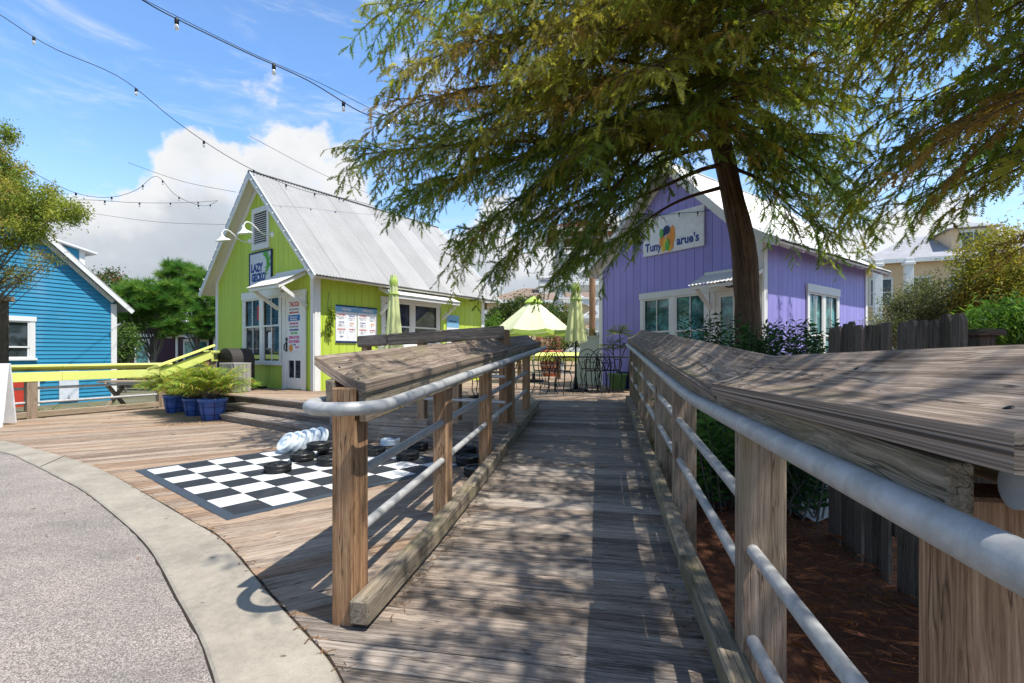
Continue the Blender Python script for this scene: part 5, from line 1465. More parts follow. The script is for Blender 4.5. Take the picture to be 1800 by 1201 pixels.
# ------------------------------------------------------------------ umbrellas
def closed_umbrella(c, zt, zb, rb, lab, base=True, zfoot=DECK, yaw=0.0):
    T = thing('closed_umbrella', lab, 'umbrella', V((c.x, c.y, zfoot)), group='closed umbrellas on the terrace')
    c0 = V((c.x, c.y, 0))
    mb = MB(); mb.tube([c0 + UP * zfoot, c0 + UP * (zt - .1)], .022, 10); mb.build('pole', M['black'], T)
    seg = 48; rows = []
    for i in range(15):
        f = i / 14; z = zt + (zb - zt) * f; rr = rb * .44 + rb * .56 * f; r = []
        for k in range(seg + 1):
            a = 2 * math.pi * k / seg + yaw; fold = .5 + .5 * math.cos(8 * a + .5 * math.sin(3 * f + 2 * a))
            q = rr * (.62 + .42 * fold * (.3 + .7 * f)) if f < .995 else rr * (.62 + .42 * fold)
            r.append(c0 + V((math.cos(a) * q, math.sin(a) * q, z + .05 * f * (fold - .5))))
        rows.append(r)
    mb = MB(); mb.grid(rows); mb.build('canopy', M['cloth_mid'], T)
    mb = MB(); mb.lathe(c0 + UP * (zt - .14), [(rb * .40, -.06), (rb * .44, 0), (rb * .38, .06), (rb * .22, .11), (.0003, .13)], 16); mb.build('top_vent', M['cloth_lime'], T)
    mb = MB(); mb.lathe(c0 + UP * (zt - .36), [(rb * .52, -.015), (rb * .56, 0), (rb * .52, .015)], 16); mb.build('tie_strap', M['cloth_lime'], T)
    mb = MB(); mb.lathe(c0 + UP * zfoot, [(.27, 0), (.27, .03), (.23, .05), (.06, .065), (.035, .22), (.03, .3)], 24); mb.build('base', M['black'], T)
closed_umbrella(P(1012, 622, 10.2), 2.62, 1.37, .235, 'closed pale lime umbrella with a black base standing by the violet shop')
closed_umbrella(P(692, 622, 9.1), 2.60, 1.20, .185, 'closed pale lime umbrella in front of the lime shop serving window', yaw=.4)
def open_umbrella():
    c = P(938, 622, 13.6); c0 = V((c.x, c.y, 0)); T = thing('open_umbrella', 'open pale lime umbrella over the terrace between the two shops', 'umbrella', V((c.x, c.y, DECK)))
    zt, zr, r = 2.68, 1.80, 1.12; seg = 8; rows = []
    nd = 9
    for i in range(nd + 1):
        f = i / nd; row = []
        for k in range(seg * 4 + 1):
            a = 2 * math.pi * k / (seg * 4) + .25; u_ = (k % 4) / 4
            chord = math.cos(math.pi / seg) / math.cos((u_ - .5) * 2 * math.pi / seg)
            sag = -.05 * math.sin(math.pi * u_) * f
            row.append(c0 + V((math.cos(a) * r * f * chord, math.sin(a) * r * f * chord, zt - .02 - (zt - zr) * f ** 1.05 + sag)))
        rows.append(row)
    mb = MB(); mb.grid(rows, smooth=False); cn = mb.build('canopy', M['cloth_pale'], T)
    val = [rows[-1], [p - UP * (.10 + .02 * math.sin(k * 1.57)) for k, p in enumerate(rows[-1])]]
    mb = MB(); mb.grid(val, smooth=False); mb.build('valance', M['cloth_lime'], T)
    mb = MB(); mb.lathe(c0 + UP * (zt - .13), [(.27, 0), (.2, .08), (.06, .16), (.0003, .19)], 8); mb.build('top_vent', M['cloth_lime'], T)
    mb = MB(); mb.tube([c0 + UP * DECK, c0 + UP * (zt - .05)], .024, 10); mb.build('pole', M['lamp_white'], T)
    for k in range(8):
        a = 2 * math.pi * k / 8 + .25; mb = MB(); mb.tube([c0 + UP * (zt - .06), c0 + V((math.cos(a) * r * .97, math.sin(a) * r * .97, zr - .015))], .008, 5); mb.build('rib', M['lamp_white'], T)
    mb = MB(); mb.lathe(c0 + UP * DECK, [(.3, 0), (.3, .05), (.05, .08), (.04, .25)], 20); mb.build('base', M['black'], T)
open_umbrella()

# ------------------------------------------------------------------ bistro chairs and tables
def make_chair():
    T = thing('bistro_chair', 'x', 'chair', (0, 0, 0))
    r = .009; w = .2; sh = .45
    mb = MB()                                             # seat: ring and open strips
    for k in range(7):
        x = -.15 + .05 * k; L = math.sqrt(max(0, .19**2 - x * x)); mb.cbox((x, 0, sh), ((0, 1, 0), (1, 0, 0), UP), (L, .011, .003), 0)
    mb.tube([V((.195 * math.cos(a), .195 * math.sin(a), sh)) for a in np.linspace(0, 2 * math.pi, 25)], .009, 6); mb.build('seat', M['black'], T)
    for sx in (-1, 1):
        mb = MB(); mb.tube(spline([V((sx * .15, .13, sh)), V((sx * .18, .19, .3)), V((sx * .15, .17, .15)), V((sx * .2, .22, .0))], 12), r, 6); mb.build('leg', M['black'], T)
        mb = MB(); mb.tube(spline([V((sx * .15, -.13, sh)), V((sx * .17, -.17, .3)), V((sx * .15, -.16, .15)), V((sx * .19, -.25, .0))], 12), r, 6); mb.build('leg', M['black'], T)
    mb = MB(); hoop = spline([V((-.17, -.14, sh)), V((-.21, -.2, .62)), V((-.17, -.24, .80)), V((0, -.27, .90)), V((.17, -.24, .80)), V((.21, -.2, .62)), V((.17, -.14, sh))], 26)
    mb.tube(hoop, r, 6); mb.tube(spline([V((-.1, -.15, sh)), V((-.13, -.21, .62)), V((0, -.25, .80)), V((.13, -.21, .62)), V((.1, -.15, sh))], 20), .006, 6)
    for z in (.60,): mb.tube([V((-.205, -.197, z)), V((0, -.215, z)), V((.205, -.197, z))], .006, 6)
    for s in (-1, 1): mb.tube(spline([V((0, -.16, sh)), V((s * .06, -.2, .55)), V((s * .02, -.225, .68)), V((0, -.25, .80))], 12), .005, 5)
    mb.build('backrest', M['black'], T)
    mb = MB()
    for s in (-1, 1): mb.tube(spline([V((s * .2, -.2, .66)), V((s * .24, -.05, .67)), V((s * .22, .1, .62)), V((s * .16, .13, sh))], 12), r, 6)
    mb.build('armrest', M['black'], T)
    return T
def make_table(long=False):
    T = thing('bistro_table', 'x', 'table', (0, 0, 0)); h = .72
    mb = MB()
    if long:
        mb.cbox((0, 0, h), ((1, 0, 0), (0, 1, 0), UP), (.42, .42, .012), .004)
        for k in range(9): mb.cbox((-.36 + .09 * k, 0, h + .014), ((1, 0, 0), (0, 1, 0), UP), (.03, .40, .003), 0)
    else: mb.lathe((0, 0, h), [(.36, -.012), (.37, 0), (.36, .012), (.0003, .012)], 28)
    mb.build('tabletop', M['black'], T)
    if long:
        for sx in (-1, 1):
            for sy in (-1, 1):
                mb = MB(); mb.tube(spline([V((sx * .36, sy * .36, h - .01)), V((sx * .32, sy * .32, .4)), V((sx * .37, sy * .37, 0))], 10), .012, 6); mb.build('leg', M['black'], T)
    else:
        mb = MB(); mb.lathe((0, 0, 0), [(.24, 0), (.24, .02), (.05, .06), (.03, .12), (.028, h - .02)], 20); mb.build('pedestal', M['black'], T)
    return T
ch0 = make_chair()
chairs = [(957, 9.75, .3, 'black wire bistro chair leftmost in front of the open umbrella'), (984, 9.55, -.5, 'black wire bistro chair just left of the umbrella pole'), (1048, 9.7, 2.6, 'black wire bistro chair just right of the closed umbrella'), (1072, 9.95, 3.4, 'black wire bistro chair in front of the violet corner'),
          (1035, 10.9, 3.1, 'black wire bistro chair behind the table beside the pale panel'), (968, 11.2, 2.9, 'black wire bistro chair behind the left table'), (905, 11.4, .8, 'black wire bistro chair seen between the far railing posts'),
          (818, 8.3, 1.9, 'black wire bistro chair left of the round table behind the railing'), (872, 8.9, -1.6, 'black wire bistro chair right of the round table behind the railing'), (760, 9.4, .5, 'black wire bistro chair nearest the serving window')]
for i, (px, y, a, lab) in enumerate(chairs):
    o = ch0 if i == 0 else copy_tree(ch0); c = P(px, 622, y); o.location = (c.x, c.y, DECK); o.rotation_euler = (0, 0, a); tag(o, lab, 'chair', 'black wire bistro chairs')
t0 = make_table(True)
for i, (px, y, lab) in enumerate(((1012, 10.2, 'square black bistro table with the closed umbrella through it'), (1090, 10.0, 'square black bistro table in front of the violet wall'))):
    o = t0 if i == 0 else copy_tree(t0); c = P(px, 622, y); o.location = (c.x, c.y, DECK); o.rotation_euler = (0, 0, .15); tag(o, lab, 'table', 'square bistro tables')
t1 = make_table(False); c = P(846, 622, 8.75); t1.location = (c.x, c.y, DECK); tag(t1, 'round black bistro table behind the ramp railing', 'table')

# ------------------------------------------------------------------ far side of the terrace
a, b = V((-1.2, 16.2, DECK)), V((2.9, 14.6, DECK)); d = (b - a).normalized(); n = V((d.y, -d.x, 0))
T = thing('deck_railing', 'yellow topped railing at the far side of the terrace', 'railing', (a + b) / 2)
mb = MB(); mb.beam(a + UP * .76, b + UP * .76, .24, .05, up=(UP + n * .45), ch=.006); mb.build('rail_cap', M['lime_light'], T)
mb = MB(); mb.beam(a + UP * .63, b + UP * .63, .035, .15, ch=.004); mb.build('rail_board', M['lime_light'], T)
for f in (0.05, .35, .65, .95):
    p = a + (b - a) * f; mb = MB(); mb.cbox(p + UP * .35, (d, n, UP), (.05, .05, .35), .004); mb.gc = [(q[2], q[0], q[1]) for q in mb.gc]; mb.build('post', M['post'], T)
for z in (.2, .42): mb = MB(); mb.tube([a + UP * z, b + UP * z], .02, 8); mb.build('pipe_rail', M['pipe'], T)
# pale green grey enclosure with a slanted edge against the violet corner
q = PC + PG * 4.1; T = thing('utility_enclosure', 'pale green grey enclosure with a slanted side against the violet shop corner', 'enclosure', V((q.x, q.y, DECK)))
o = V((q.x, q.y, DECK)) - PE * .02; u = PG
mb = MB(); mb.prism(o, u, UP, PE, [(-.02, 0), (.92, 0), (.55, 1.22), (-.02, 1.22)], .55); mb.build('body', M['panel'], T)
mb = MB(); mb.cbox(o + u * .265 + UP * 1.235 + PE * .27, (u, PE, UP), (.31, .30, .015), .004); mb.build('lid', M['panel'], T)
# brown post and white frame just behind
T = thing('timber_post', 'round brown timber post beside the violet shop corner', 'post', P(1041, 622, 14) * 1); c = P(1041, 622, 14); T.location = (c.x, c.y, DECK)
mb = MB(); mb.tube([V((c.x, c.y, .2)), V((c.x, c.y, 3.6))], .09, 12); mb.build('shaft', M['post'], T)
T = thing('terracotta_pot', 'terracotta barrel pot beyond the yellow far railing', 'pot', V((1.35, 17.0, DECK)))
mb = MB(); mb.lathe((1.35, 17.0, DECK), [(.25, 0), (.36, .35), (.38, .75), (.42, .8), (.42, .92), (.37, .92), (.35, .85), (.0003, .84)], 20); mb.build('pot_body', M['terracotta'], T)
mb = MB(); mb.lathe((1.35, 17.0, DECK + .845), [(.34, 0), (.2, .03), (.0003, .04)], 14); mb.build('potting_soil', M['soil'], T)

# ------------------------------------------------------------------ dark picket fence right of the bed
def fence(lab, a, b, top, pw=.092, dog=True, z0=-.2, grp='dark fence sections right of the ramp'):
    a, b = V(a), V(b); d = (b - a).normalized(); n = V((d.y, -d.x, 0)); L = (b - a).length
    T = thing('picket_fence', lab, 'fence', (a + b) / 2, group=grp)
    mb = MB(); k = 0
    while k * pw < L - .02:
        x = k * pw + pw / 2; t = top + random.uniform(-.02, .02); w = pw / 2 - .005; p = a + d * x
        pts = [(-w, z0), (w, z0), (w, t - .035), (w * .5, t), (-w * .5, t), (-w, t - .035)] if dog else [(-w, z0), (w, z0), (w, t), (-w, t)]
        b0 = len(mb.v); rn = random.random(); mb.prism(V((p.x, p.y, 0)) + n * random.uniform(-.004, .004), d, UP, n, pts, .018, rn)
        of = random.uniform(0, 30)
        for i in range(b0, len(mb.v)): g = mb.gc[i]; mb.gc[i] = (g[1] + of, g[0], g[2])
        k += 1
    mb.build('pickets', M['fence'], T)
    for z in (.15, top - .3):
        mb = MB(); mb.beam(a - n * .03 + UP * z, b - n * .03 + UP * z, .04, .09); mb.build('fence_rail', M['fence'], T)
fence('dark dog eared picket fence section against the violet shop wall', (2.26, 3.42, 0), (2.17, 2.99, 0), 1.31)
fence('dark flat topped fence section between the two dog eared ones', (2.155, 2.93, 0), (2.09, 2.65, 0), 1.29, dog=False)
fence('tall dark fence section nearest the viewer behind the right railing', (2.075, 2.58, 0), (1.94, 2.08, 0), 1.29)
fence('dark fence section farthest right, mostly hidden behind the railing cap', (1.925, 2.02, 0), (1.72, .9, 0), 1.14)
T = thing('square_post', 'thick square brown post under the trees to the right of the fence', 'post', P(1722, 622, 4.6) * 1); c = P(1722, 622, 4.6); T.location = (c.x, c.y, -.2)
mb = MB(); mb.cbox((c.x, c.y, .55), ((1, 0, 0), (0, 1, 0), UP), (.08, .08, .75), .006); mb.gc = [(q_[2], q_[0], q_[1]) for q_ in mb.gc]; mb.build('shaft', M['fence'], T)
mb = MB(); mb.cbox((c.x, c.y, 1.32), ((1, 0, 0), (0, 1, 0), UP), (.13, .13, .03), .006); mb.build('post_cap', M['fence'], T)
# ------------------------------------------------------------------ vegetation
def unit(a): return a / np.maximum(1e-9, np.linalg.norm(a, axis=1, keepdims=True))
def leaf_quads(c, d, nrm, L, W, curl=0.0):
    """pointed leaves: base c, direction d, length L, width W -> (N*4,3)"""
    d = unit(d); s = unit(np.cross(d, nrm)); L = L[:, None]; W = W[:, None]
    q = np.stack([c, c + d * L * .45 + s * W * .5, c + d * L - np.array([0, 0, 1]) * L * curl, c + d * L * .45 - s * W * .5], axis=1)
    return q.reshape(-1, 3)
def rand_dirs(n): return unit(rng.normal(size=(n, 3)))
def pick(pal, n, clump=None, jitter=.25):
    pal = np.array(pal); idx = rng.integers(0, len(pal), n) if clump is None else clump % len(pal)
    return pal[idx] * (1 + rng.uniform(-jitter, jitter, (n, 1)))

# feathery sprays of the cypress --------------------------------------------------
def sprays(base, dirs, L, col, k=10, need=.036, wid=.0085):
    """base (N,3), dirs (N,3), L (N,) -> triangles and colours"""
    n = len(base); dirs = unit(dirs)
    up = np.tile(np.array([[0., 0., 1.]]), (n, 1)) + rng.normal(size=(n, 3)) * .9
    s = unit(np.cross(dirs, up)); tri = []; cl = []
    for i in range(k):
        f = (i + .5) / k
        p = base + dirs * (L * f)[:, None] + np.array([0, 0, -1.0]) * (L * .16 * f * f)[:, None]
        ln = need * (math.sin(math.pi * min(1, f * .85 + .12)) * .8 + .25)
        for sg in (-1, 1):
            jj = rng.normal(size=(n, 3)) * .25
            nd = unit(dirs * .75 + s * sg * .85 + jj)
            w = dirs * wid
            tri.append(np.stack([p - w, p + w, p + nd * ln], axis=1)); cl.append(col)
    # the fine stem
    st = s * .0022
    tri.append(np.stack([base - st, base + st, base + dirs * L[:, None]], axis=1)); cl.append(col * .7)
    return np.concatenate(tri).reshape(-1, 3), np.concatenate(cl)
def bez(p0, p1, p2, n):
    t = np.linspace(0, 1, n)[:, None]; p0, p1, p2 = map(np.array, (p0, p1, p2))
    return (1 - t)**2 * p0 + 2 * t * (1 - t) * p1 + t * t * p2
def cypress(label, trunk_pts, trunk_r, limbs, name, per_m=13.5, pal=None, frond=(.12, .25), hub=None):
    T = thing(name, label, 'tree', V(trunk_pts[0]))
    tp = spline(trunk_pts, 40)
    rad = [trunk_r[0] + (trunk_r[1] - trunk_r[0]) * (k / 39) for k in range(40)]
    for k in range(5): rad[k] *= 1 + .45 * (1 - k / 5)**2
    mb = MB(); mb.tube(tp, rad, 18)
    mb.v = [(x + random.uniform(-.012, .012), y + random.uniform(-.012, .012), z) for x, y, z in mb.v]
    mb.build('trunk', M['bark'], T)
    B, D, LL_, C = [], [], [], []
    mbr = MB()
    for (h0, tip, arch, dens, tone) in limbs:
        i = min(range(40), key=lambda k: abs(tp[k].z - h0)); p0 = np.array(tp[i]); p2 = np.array(tip)
        ln = np.linalg.norm(p2 - p0)
        p1 = (p0 + p2) / 2 + np.array([0, 0, arch * ln]) + rng.normal(size=3) * .06 * ln
        path = bez(p0, p1, p2, 24); r0 = .014 + .0085 * ln
        ph = rng.uniform(0, 6.28, 3); ff = np.linspace(0, 1, 24)[:, None]; path = path + np.sin(ff * np.array([9.0, 11.0, 7.0]) + ph) * .035 * ln * ff * (1 - ff) * 1.6
        mbr.tube([V(p) for p in path], [max(.004, r0 * (1 - .93 * (k / 23)**.8)) for k in range(24)], 7)
        tang = np.gradient(path, axis=0); tang = unit(tang)
        nt = int(ln * per_m * dens * (.62 if h0 < 3.95 else .88))
        for q in range(nt):
            fs = .42 if h0 < 3.95 else (.3 if h0 < 4.4 else .2)
            f = fs + (1 - fs) * (q + rng.random()) / nt
            k = min(22, int(f * 23)); base = path[k] + (path[k + 1] - path[k]) * (f * 23 - k)
            tg = tang[k]; side = unit(np.cross(tg, [0, 0, 1])[None])[0]
            sg = -1 if q % 2 else 1
            tl = (.30 + .75 * math.sin(math.pi * (.15 + .85 * (1 - f)))) * rng.uniform(.55, 1.15) * min(1, ln / 2.6)
            dr = unit((tg * rng.uniform(.35, .95) + side * sg * rng.uniform(.4, 1.1) + np.array([0, 0, rng.uniform(-.45, .30)]))[None])[0]
            tw = bez(base, base + dr * tl * .55 + np.array([0, 0, .05 * tl]), base + dr * tl + np.array([0, 0, -.17 * tl]), 9)
            mbr.tube([V(p) for p in tw[::2]], [.0075, .006, .0045, .003, .002], 4, cap=False)
            nf = max(6, int(tl * 24)); tf = np.clip(np.linspace(.06, 1, nf) + rng.uniform(-.03, .03, nf), 0, .999)
            kk = (tf * 8).astype(int); bp = tw[kk] + (tw[np.minimum(kk + 1, 8)] - tw[kk]) * (tf * 8 - kk)[:, None]
            ts = unit(np.gradient(tw, axis=0))[kk]; sd = unit(np.cross(ts, [0, 0, 1.0]) + 1e-6)
            sgn = np.where(np.arange(nf) % 2 == 0, 1, -1)[:, None]
            fd = ts * .55 + sd * sgn * rng.uniform(.3, .8, (nf, 1)) + np.array([0, 0, -1]) * rng.uniform(-.25, 1.05, (nf, 1)) + rng.normal(size=(nf, 3)) * .28
            B.append(bp); D.append(fd); LL_.append(rng.uniform(frond[0], frond[1], nf) * (1 - .35 * tf))
            tn = tone if rng.random() > .25 else rng.integers(0, len(pal))
            cc = np.array(pal[tn])[None] * (1 + rng.uniform(-.3, .35)) * (1 + rng.uniform(-.2, .2, (nf, 1)))
            C.append(cc)
    B, D, LL_, C = map(np.concatenate, (B, D, LL_, C))
    mbr.build('branches', M['bark'], T)
    v, c = sprays(B, D, LL_, C)
    np_mesh('crown', v, 3, M['leaf_cyp'], T, c)
    return T
CYP = [(.13, .18, .036), (.19, .205, .04), (.22, .19, .045), (.10, .155, .042), (.25, .16, .05), (.28, .27, .055)]
def main_cypress():
    tr = [V((3.50, 7.1, -.15)), V((3.46, 7.05, .8)), P(1308, 450, 7.0), P(1288, 350, 7.0), P(1262, 230, 6.95), P(1238, 110, 6.9), P(1215, 0, 6.9), V((2.45, 6.9, 8.2)), V((2.4, 6.9, 11))]
    Ls = []
    def add(h, tip, arch=.10, dens=1.0, tone=0): Ls.append((h, tuple(tip), arch, dens, tone))
    # spreading left limbs, drooping at their ends
    add(4.5, P(635, 272, 5.9), .13, 1.15, 1); add(4.2, P(705, 350, 6.2), .14, 1.15, 0); add(4.9, P(695, 190, 5.4), .12, 1.1, 4); add(5.3, P(715, 130, 5.0), .10, 1.0, 2)
    add(5.8, P(670, 25, 5.2), .10, 1.0, 1); add(6.2, P(700, -30, 5.6), .1, 1, 0); add(5.6, P(760, 90, 5.8), .10, 1, 2); add(4.7, P(760, 250, 6.4), .12, 1.1, 0)
    add(4.1, P(740, 330, 6.9), .15, 1.0, 3); add(4.5, P(812, 425, 6.5), .14, 1.0, 0); add(4.1, P(870, 470, 6.8), .18, .95, 3); add(4.9, P(800, 452, 6.2), .14, .75, 0); add(3.9, P(985, 475, 6.6), .22, 1.0, 0)
    add(3.5, P(1015, 465, 6.9), .28, 1.1, 3); add(4.4, P(1035, 420, 6.5), .18, .7, 0); add(4.7, P(930, 400, 6.0), .13, .9, 1); add(5.1, P(1010, 395, 5.8), .12, .85, 3)
    add(4.6, P(860, 240, 5.4), .12, 1, 2); add(5.0, P(900, 120, 4.9), .10, 1, 5); add(5.6, P(850, 20, 5.0), .1, 1, 1); add(5.2, P(1000, 60, 4.4), .1, 1, 2); add(4.3, P(1000, 280, 5.2), .12, 1, 0)
    add(4.5, P(1080, 230, 4.8), .1, 1, 1); add(5.5, P(1060, -60, 4.0), .08, 1, 2); add(4.9, P(1130, 120, 4.2), .08, 1, 5);
    add(4.6, P(1240, 190, 4.9), .06, 1.2, 1); add(4.4, P(1215, 215, 5.6), .1, 1.1, 4); add(4.8, P(1290, 150, 4.6), .08, 1.1, 0); add(5.2, P(1360, 20, 3.8), .08, 1, 2); add(5.6, P(1230, -120, 3.4), .06, 1, 1)
    # right hand limbs
    add(4.2, P(1400, 300, 6.4), .12, .9, 3); add(3.9, P(1480, 450, 6.6), .22, .5, 0); add(3.8, P(1400, 430, 7.4), .2, .3, 3); add(4.3, P(1500, 250, 5.8), .1, 1, 0); add(5.0, P(1450, 120, 5.0), .1, 1, 5); add(4.6, P(1540, 180, 6.5), .1, 1, 3)
    add(5.4, P(1560, 60, 5.6), .1, 1, 1); add(4.4, P(1460, 340, 7.6), .12, .5, 3); add(4.4, P(1395, 390, 6.6), .14, .9, 0); add(4.5, P(1455, 420, 6.3), .14, .8, 3); add(4.6, P(1380, 300, 6.2), .1, .9, 1)
    add(4.9, P(1430, 250, 6.0), .10, 1, 1); add(4.6, P(1500, 325, 6.2), .12, .95, 0); add(4.5, P(1530, 395, 6.0), .15, .8, 3); add(5.2, P(1470, 190, 5.6), .1, 1, 5); add(5.0, P(1180, 315, 6.3), .10, .8, 3); add(4.8, P(1330, 265, 5.9), .1, .9, 0)
    # unseen limbs towards the viewer, added above the ramp to shade it
    for tip in ((2.7, 3.4, 4.7), (2.1, 4.1, 4.5), (1.6, 4.7, 4.7), (3.1, 2.9, 5.1), (2.4, 2.6, 4.9), (1.2, 4.0, 4.9), (2.0, 3.2, 5.4), (1.5, 3.0, 5.0), (3.4, 4.2, 4.6), (2.9, 4.6, 4.3)): add(tip[2] + .5, tip, .10, .9, random.randint(0, 3))
    # the unseen upper crown and the side away from the viewer
    ga = 2.4
    for k in range(26):
        h = 4.8 + k * .235; az = k * ga + .6; r = max(.9, 4.3 * (1 - (h - 4.6) / 7.2))
        tipz = h - .15 * r; c = V((2.7, 6.9, 0))
        add(h, (c.x + math.cos(az) * r, c.y + math.sin(az) * r, tipz), .12, .62, k % 4)
    cypress('tall feathery cypress with a brown trunk spreading over the ramp', tr, (.205, .03), Ls, 'cypress_tree', pal=CYP)
main_cypress()
def second_cypress():
    tr = [V((6.3, 3.6, -.2)), V((6.25, 3.6, 1.5)), V((6.15, 3.55, 4)), V((6.1, 3.5, 7)), V((6.1, 3.5, 9.5))]
    Ls = []
    def add(h, tip, arch=.10, dens=1.0, tone=0): Ls.append((h, tuple(tip), arch, dens, tone))
    add(3.6, P(1560, 385, 5.4), .16, .7, 1); add(3.3, P(1640, 335, 4.9), .15, .7, 0); add(3.5, P(1600, 330, 5.6), .12, 1, 3); add(3.2, P(1710, 310, 4.4), .15, .8, 5); add(3.9, P(1510, 300, 5.2), .10, 1, 0); add(3.9, P(1490, 360, 5.5), .12, .8, 1)
    add(4.2, P(1570, 200, 4.9), .1, 1, 1); add(4.6, P(1500, 90, 4.6), .1, 1.1, 2); add(3.6, P(1690, 220, 4.2), .12, 1.1, 0); add(2.9, P(1785, 290, 3.7), .15, 1, 5); add(2.7, P(1830, 420, 3.9), .2, .7, 4)
    add(4.6, P(1640, 90, 3.9), .1, 1.1, 1); add(5.0, P(1560, -20, 3.8), .1, 1.1, 5); add(4.2, P(1740, 120, 3.5), .1, 1.1, 0); add(5.2, P(1700, -40, 3.2), .1, 1, 2); add(3.6, P(1800, 180, 3.1), .12, 1.1, 4); add(5.4, P(1450, -60, 3.4), .08, 1, 1)
    add(4.8, (3.0, 1.9, 4.5), .08, .8, 0); add(5.2, (2.6, 1.2, 4.9), .08, .8, 2); add(4.6, (3.6, .6, 4.0), .1, .8, 1); add(5.8, (3.2, 2.6, 5.6), .08, .9, 3)
    add(3.9, (4.2, -.4, 3.6), .1, .7, 1); add(5.5, (3.9, .1, 5.2), .1, .7, 3)
    for tip in ((1.8, 1.0, 4.6), (1.4, 1.7, 4.7), (2.2, .5, 5.0), (1.1, 1.2, 5.2), (2.0, 0.0, 4.2), (2.5, -.3, 4.5), (1.7, .4, 4.5), (2.8, .5, 4.3)): add(tip[2] + .6, tip, .08, .42 if tip[0] < 1.65 else .8, random.randint(0, 3))  # out-of-view limbs added to dapple the ramp and shade the near cap
    for k in range(16):
        h = 4.6 + k * .3; az = k * 2.4; r = max(.8, 3.4 * (1 - (h - 4.4) / 6.5)); add(h, (6.1 + math.cos(az) * r, 3.5 + math.sin(az) * r, h - .15 * r), .12, .55, k % 4)
    cypress('feathery cypress leaning in from the right edge of the picture', tr, (.2, .05), Ls, 'cypress_tree', per_m=11, pal=CYP)
second_cypress()

# broad leaved crowns --------------------------------------------------------------
def crown_points(blobs, n_clump, n_leaf, spread):
    """clump centres in the outer shells of several ellipsoids, leaves round each"""
    vols = np.array([b[1][0] * b[1][1] * b[1][2] for b in blobs]); pr = vols / vols.sum()
    which = rng.choice(len(blobs), n_clump, p=pr); d = rand_dirs(n_clump); r = rng.uniform(.35, 1.0, (n_clump, 1)) ** .6
    ctr = np.array([blobs[w][0] for w in which]) + d * r * np.array([blobs[w][1] for w in which])
    ci = np.repeat(np.arange(n_clump), n_leaf)
    sc = rng.uniform(.6, 1.3, (n_clump, 1))[ci]
    pos = ctr[ci] + rng.normal(size=(len(ci), 3)) * np.array(spread) * sc
    return pos, ci, ctr
def leafy_tree(name, label, base, h, blobs, pal, n_clump=220, n_leaf=60, spread=.16, leaf=(.06, .11), wid=.42, hang=.3, trunk_r=.1, group=None, trunk_mat='bark_grey', cat='tree'):
    base = V(base); T = thing(name, label, cat, base, group=group)
    pos, ci, ctr = crown_points(blobs, n_clump, n_leaf, (spread,) * 3)
    n = len(pos); d = rand_dirs(n) + np.array([0, 0, -hang]); L = rng.uniform(leaf[0], leaf[1], n)
    tone = rng.integers(0, len(pal), n_clump)[ci]
    col = np.array(pal)[tone] * (1 + rng.uniform(-.28, .3, (n, 1))) * (1 + rng.uniform(-.2, .2, (n_clump, 1))[ci])
    v = leaf_quads(pos, d, rand_dirs(n), L, L * wid, .08)
    np_mesh('crown', v, 4, M['leaf'], T, col)
    mb = MB(); top = V(np.mean([b[0] for b in blobs], axis=0)); 
    mid = base.lerp(top, .5) + V((random.uniform(-.1, .1), random.uniform(-.1, .1), 0))
    tp = spline([base, mid, top], 16); mb.tube(tp, [trunk_r * (1 - .6 * k / 15) for k in range(16)], 9)
    mb.build('trunk', M[trunk_mat], T)
    mb = MB()
    for k in rng.choice(n_clump, min(n_clump, 46), replace=False):
        i = random.randint(6, 14); p0 = tp[i]; p2 = V(ctr[k]); p1 = (p0 + p2) / 2 + V((0, 0, -.12 * (p2 - p0).length))
        mb.tube([V(p) for p in bez(p0, p1, p2, 7)], [trunk_r * .3 * (1 - .12 * q) for q in range(7)], 5, cap=False)
    mb.build('branches', M[trunk_mat], T)
    return T
# olive golden tree in front of the blue house
def b_(px, py, y, rx, ry, rz): return (tuple(P(px, py, y)), (rx, ry, rz))
leafy_tree('oak_tree', 'golden olive tree hanging over the blue house', (-10.9, 8.7, -.2), 4, [b_(-70, 330, 8.8, .9, .9, .6), b_(30, 348, 8.6, .70, .6, .30), b_(10, 400, 8.5, .62, .5, .30), b_(90, 372, 8.5, .36, .4, .18), b_(118, 368, 8.5, .24, .3, .14), b_(-30, 240, 8.8, .38, .4, .45), b_(-10, 300, 8.7, .4, .4, .3)],
           [(.26, .29, .05), (.32, .31, .055), (.19, .25, .05), (.36, .30, .08), (.14, .20, .045)], 290, 230, .09, (.035, .065), .40, .5, .07)
leafy_tree('oak_tree', 'thin hanging twigs of a second olive tree in front of the blue wall', (-11.9, 9.2, -.2), 3, [b_(-20, 480, 8.8, .5, .4, .3), b_(40, 480, 8.6, .24, .3, .26), b_(85, 462, 8.5, .24, .3, .16), b_(10, 440, 8.6, .3, .3, .2)],
           [(.24, .24, .055), (.30, .23, .065), (.18, .20, .05)], 62, 62, .075, (.03, .055), .36, .7, .04)
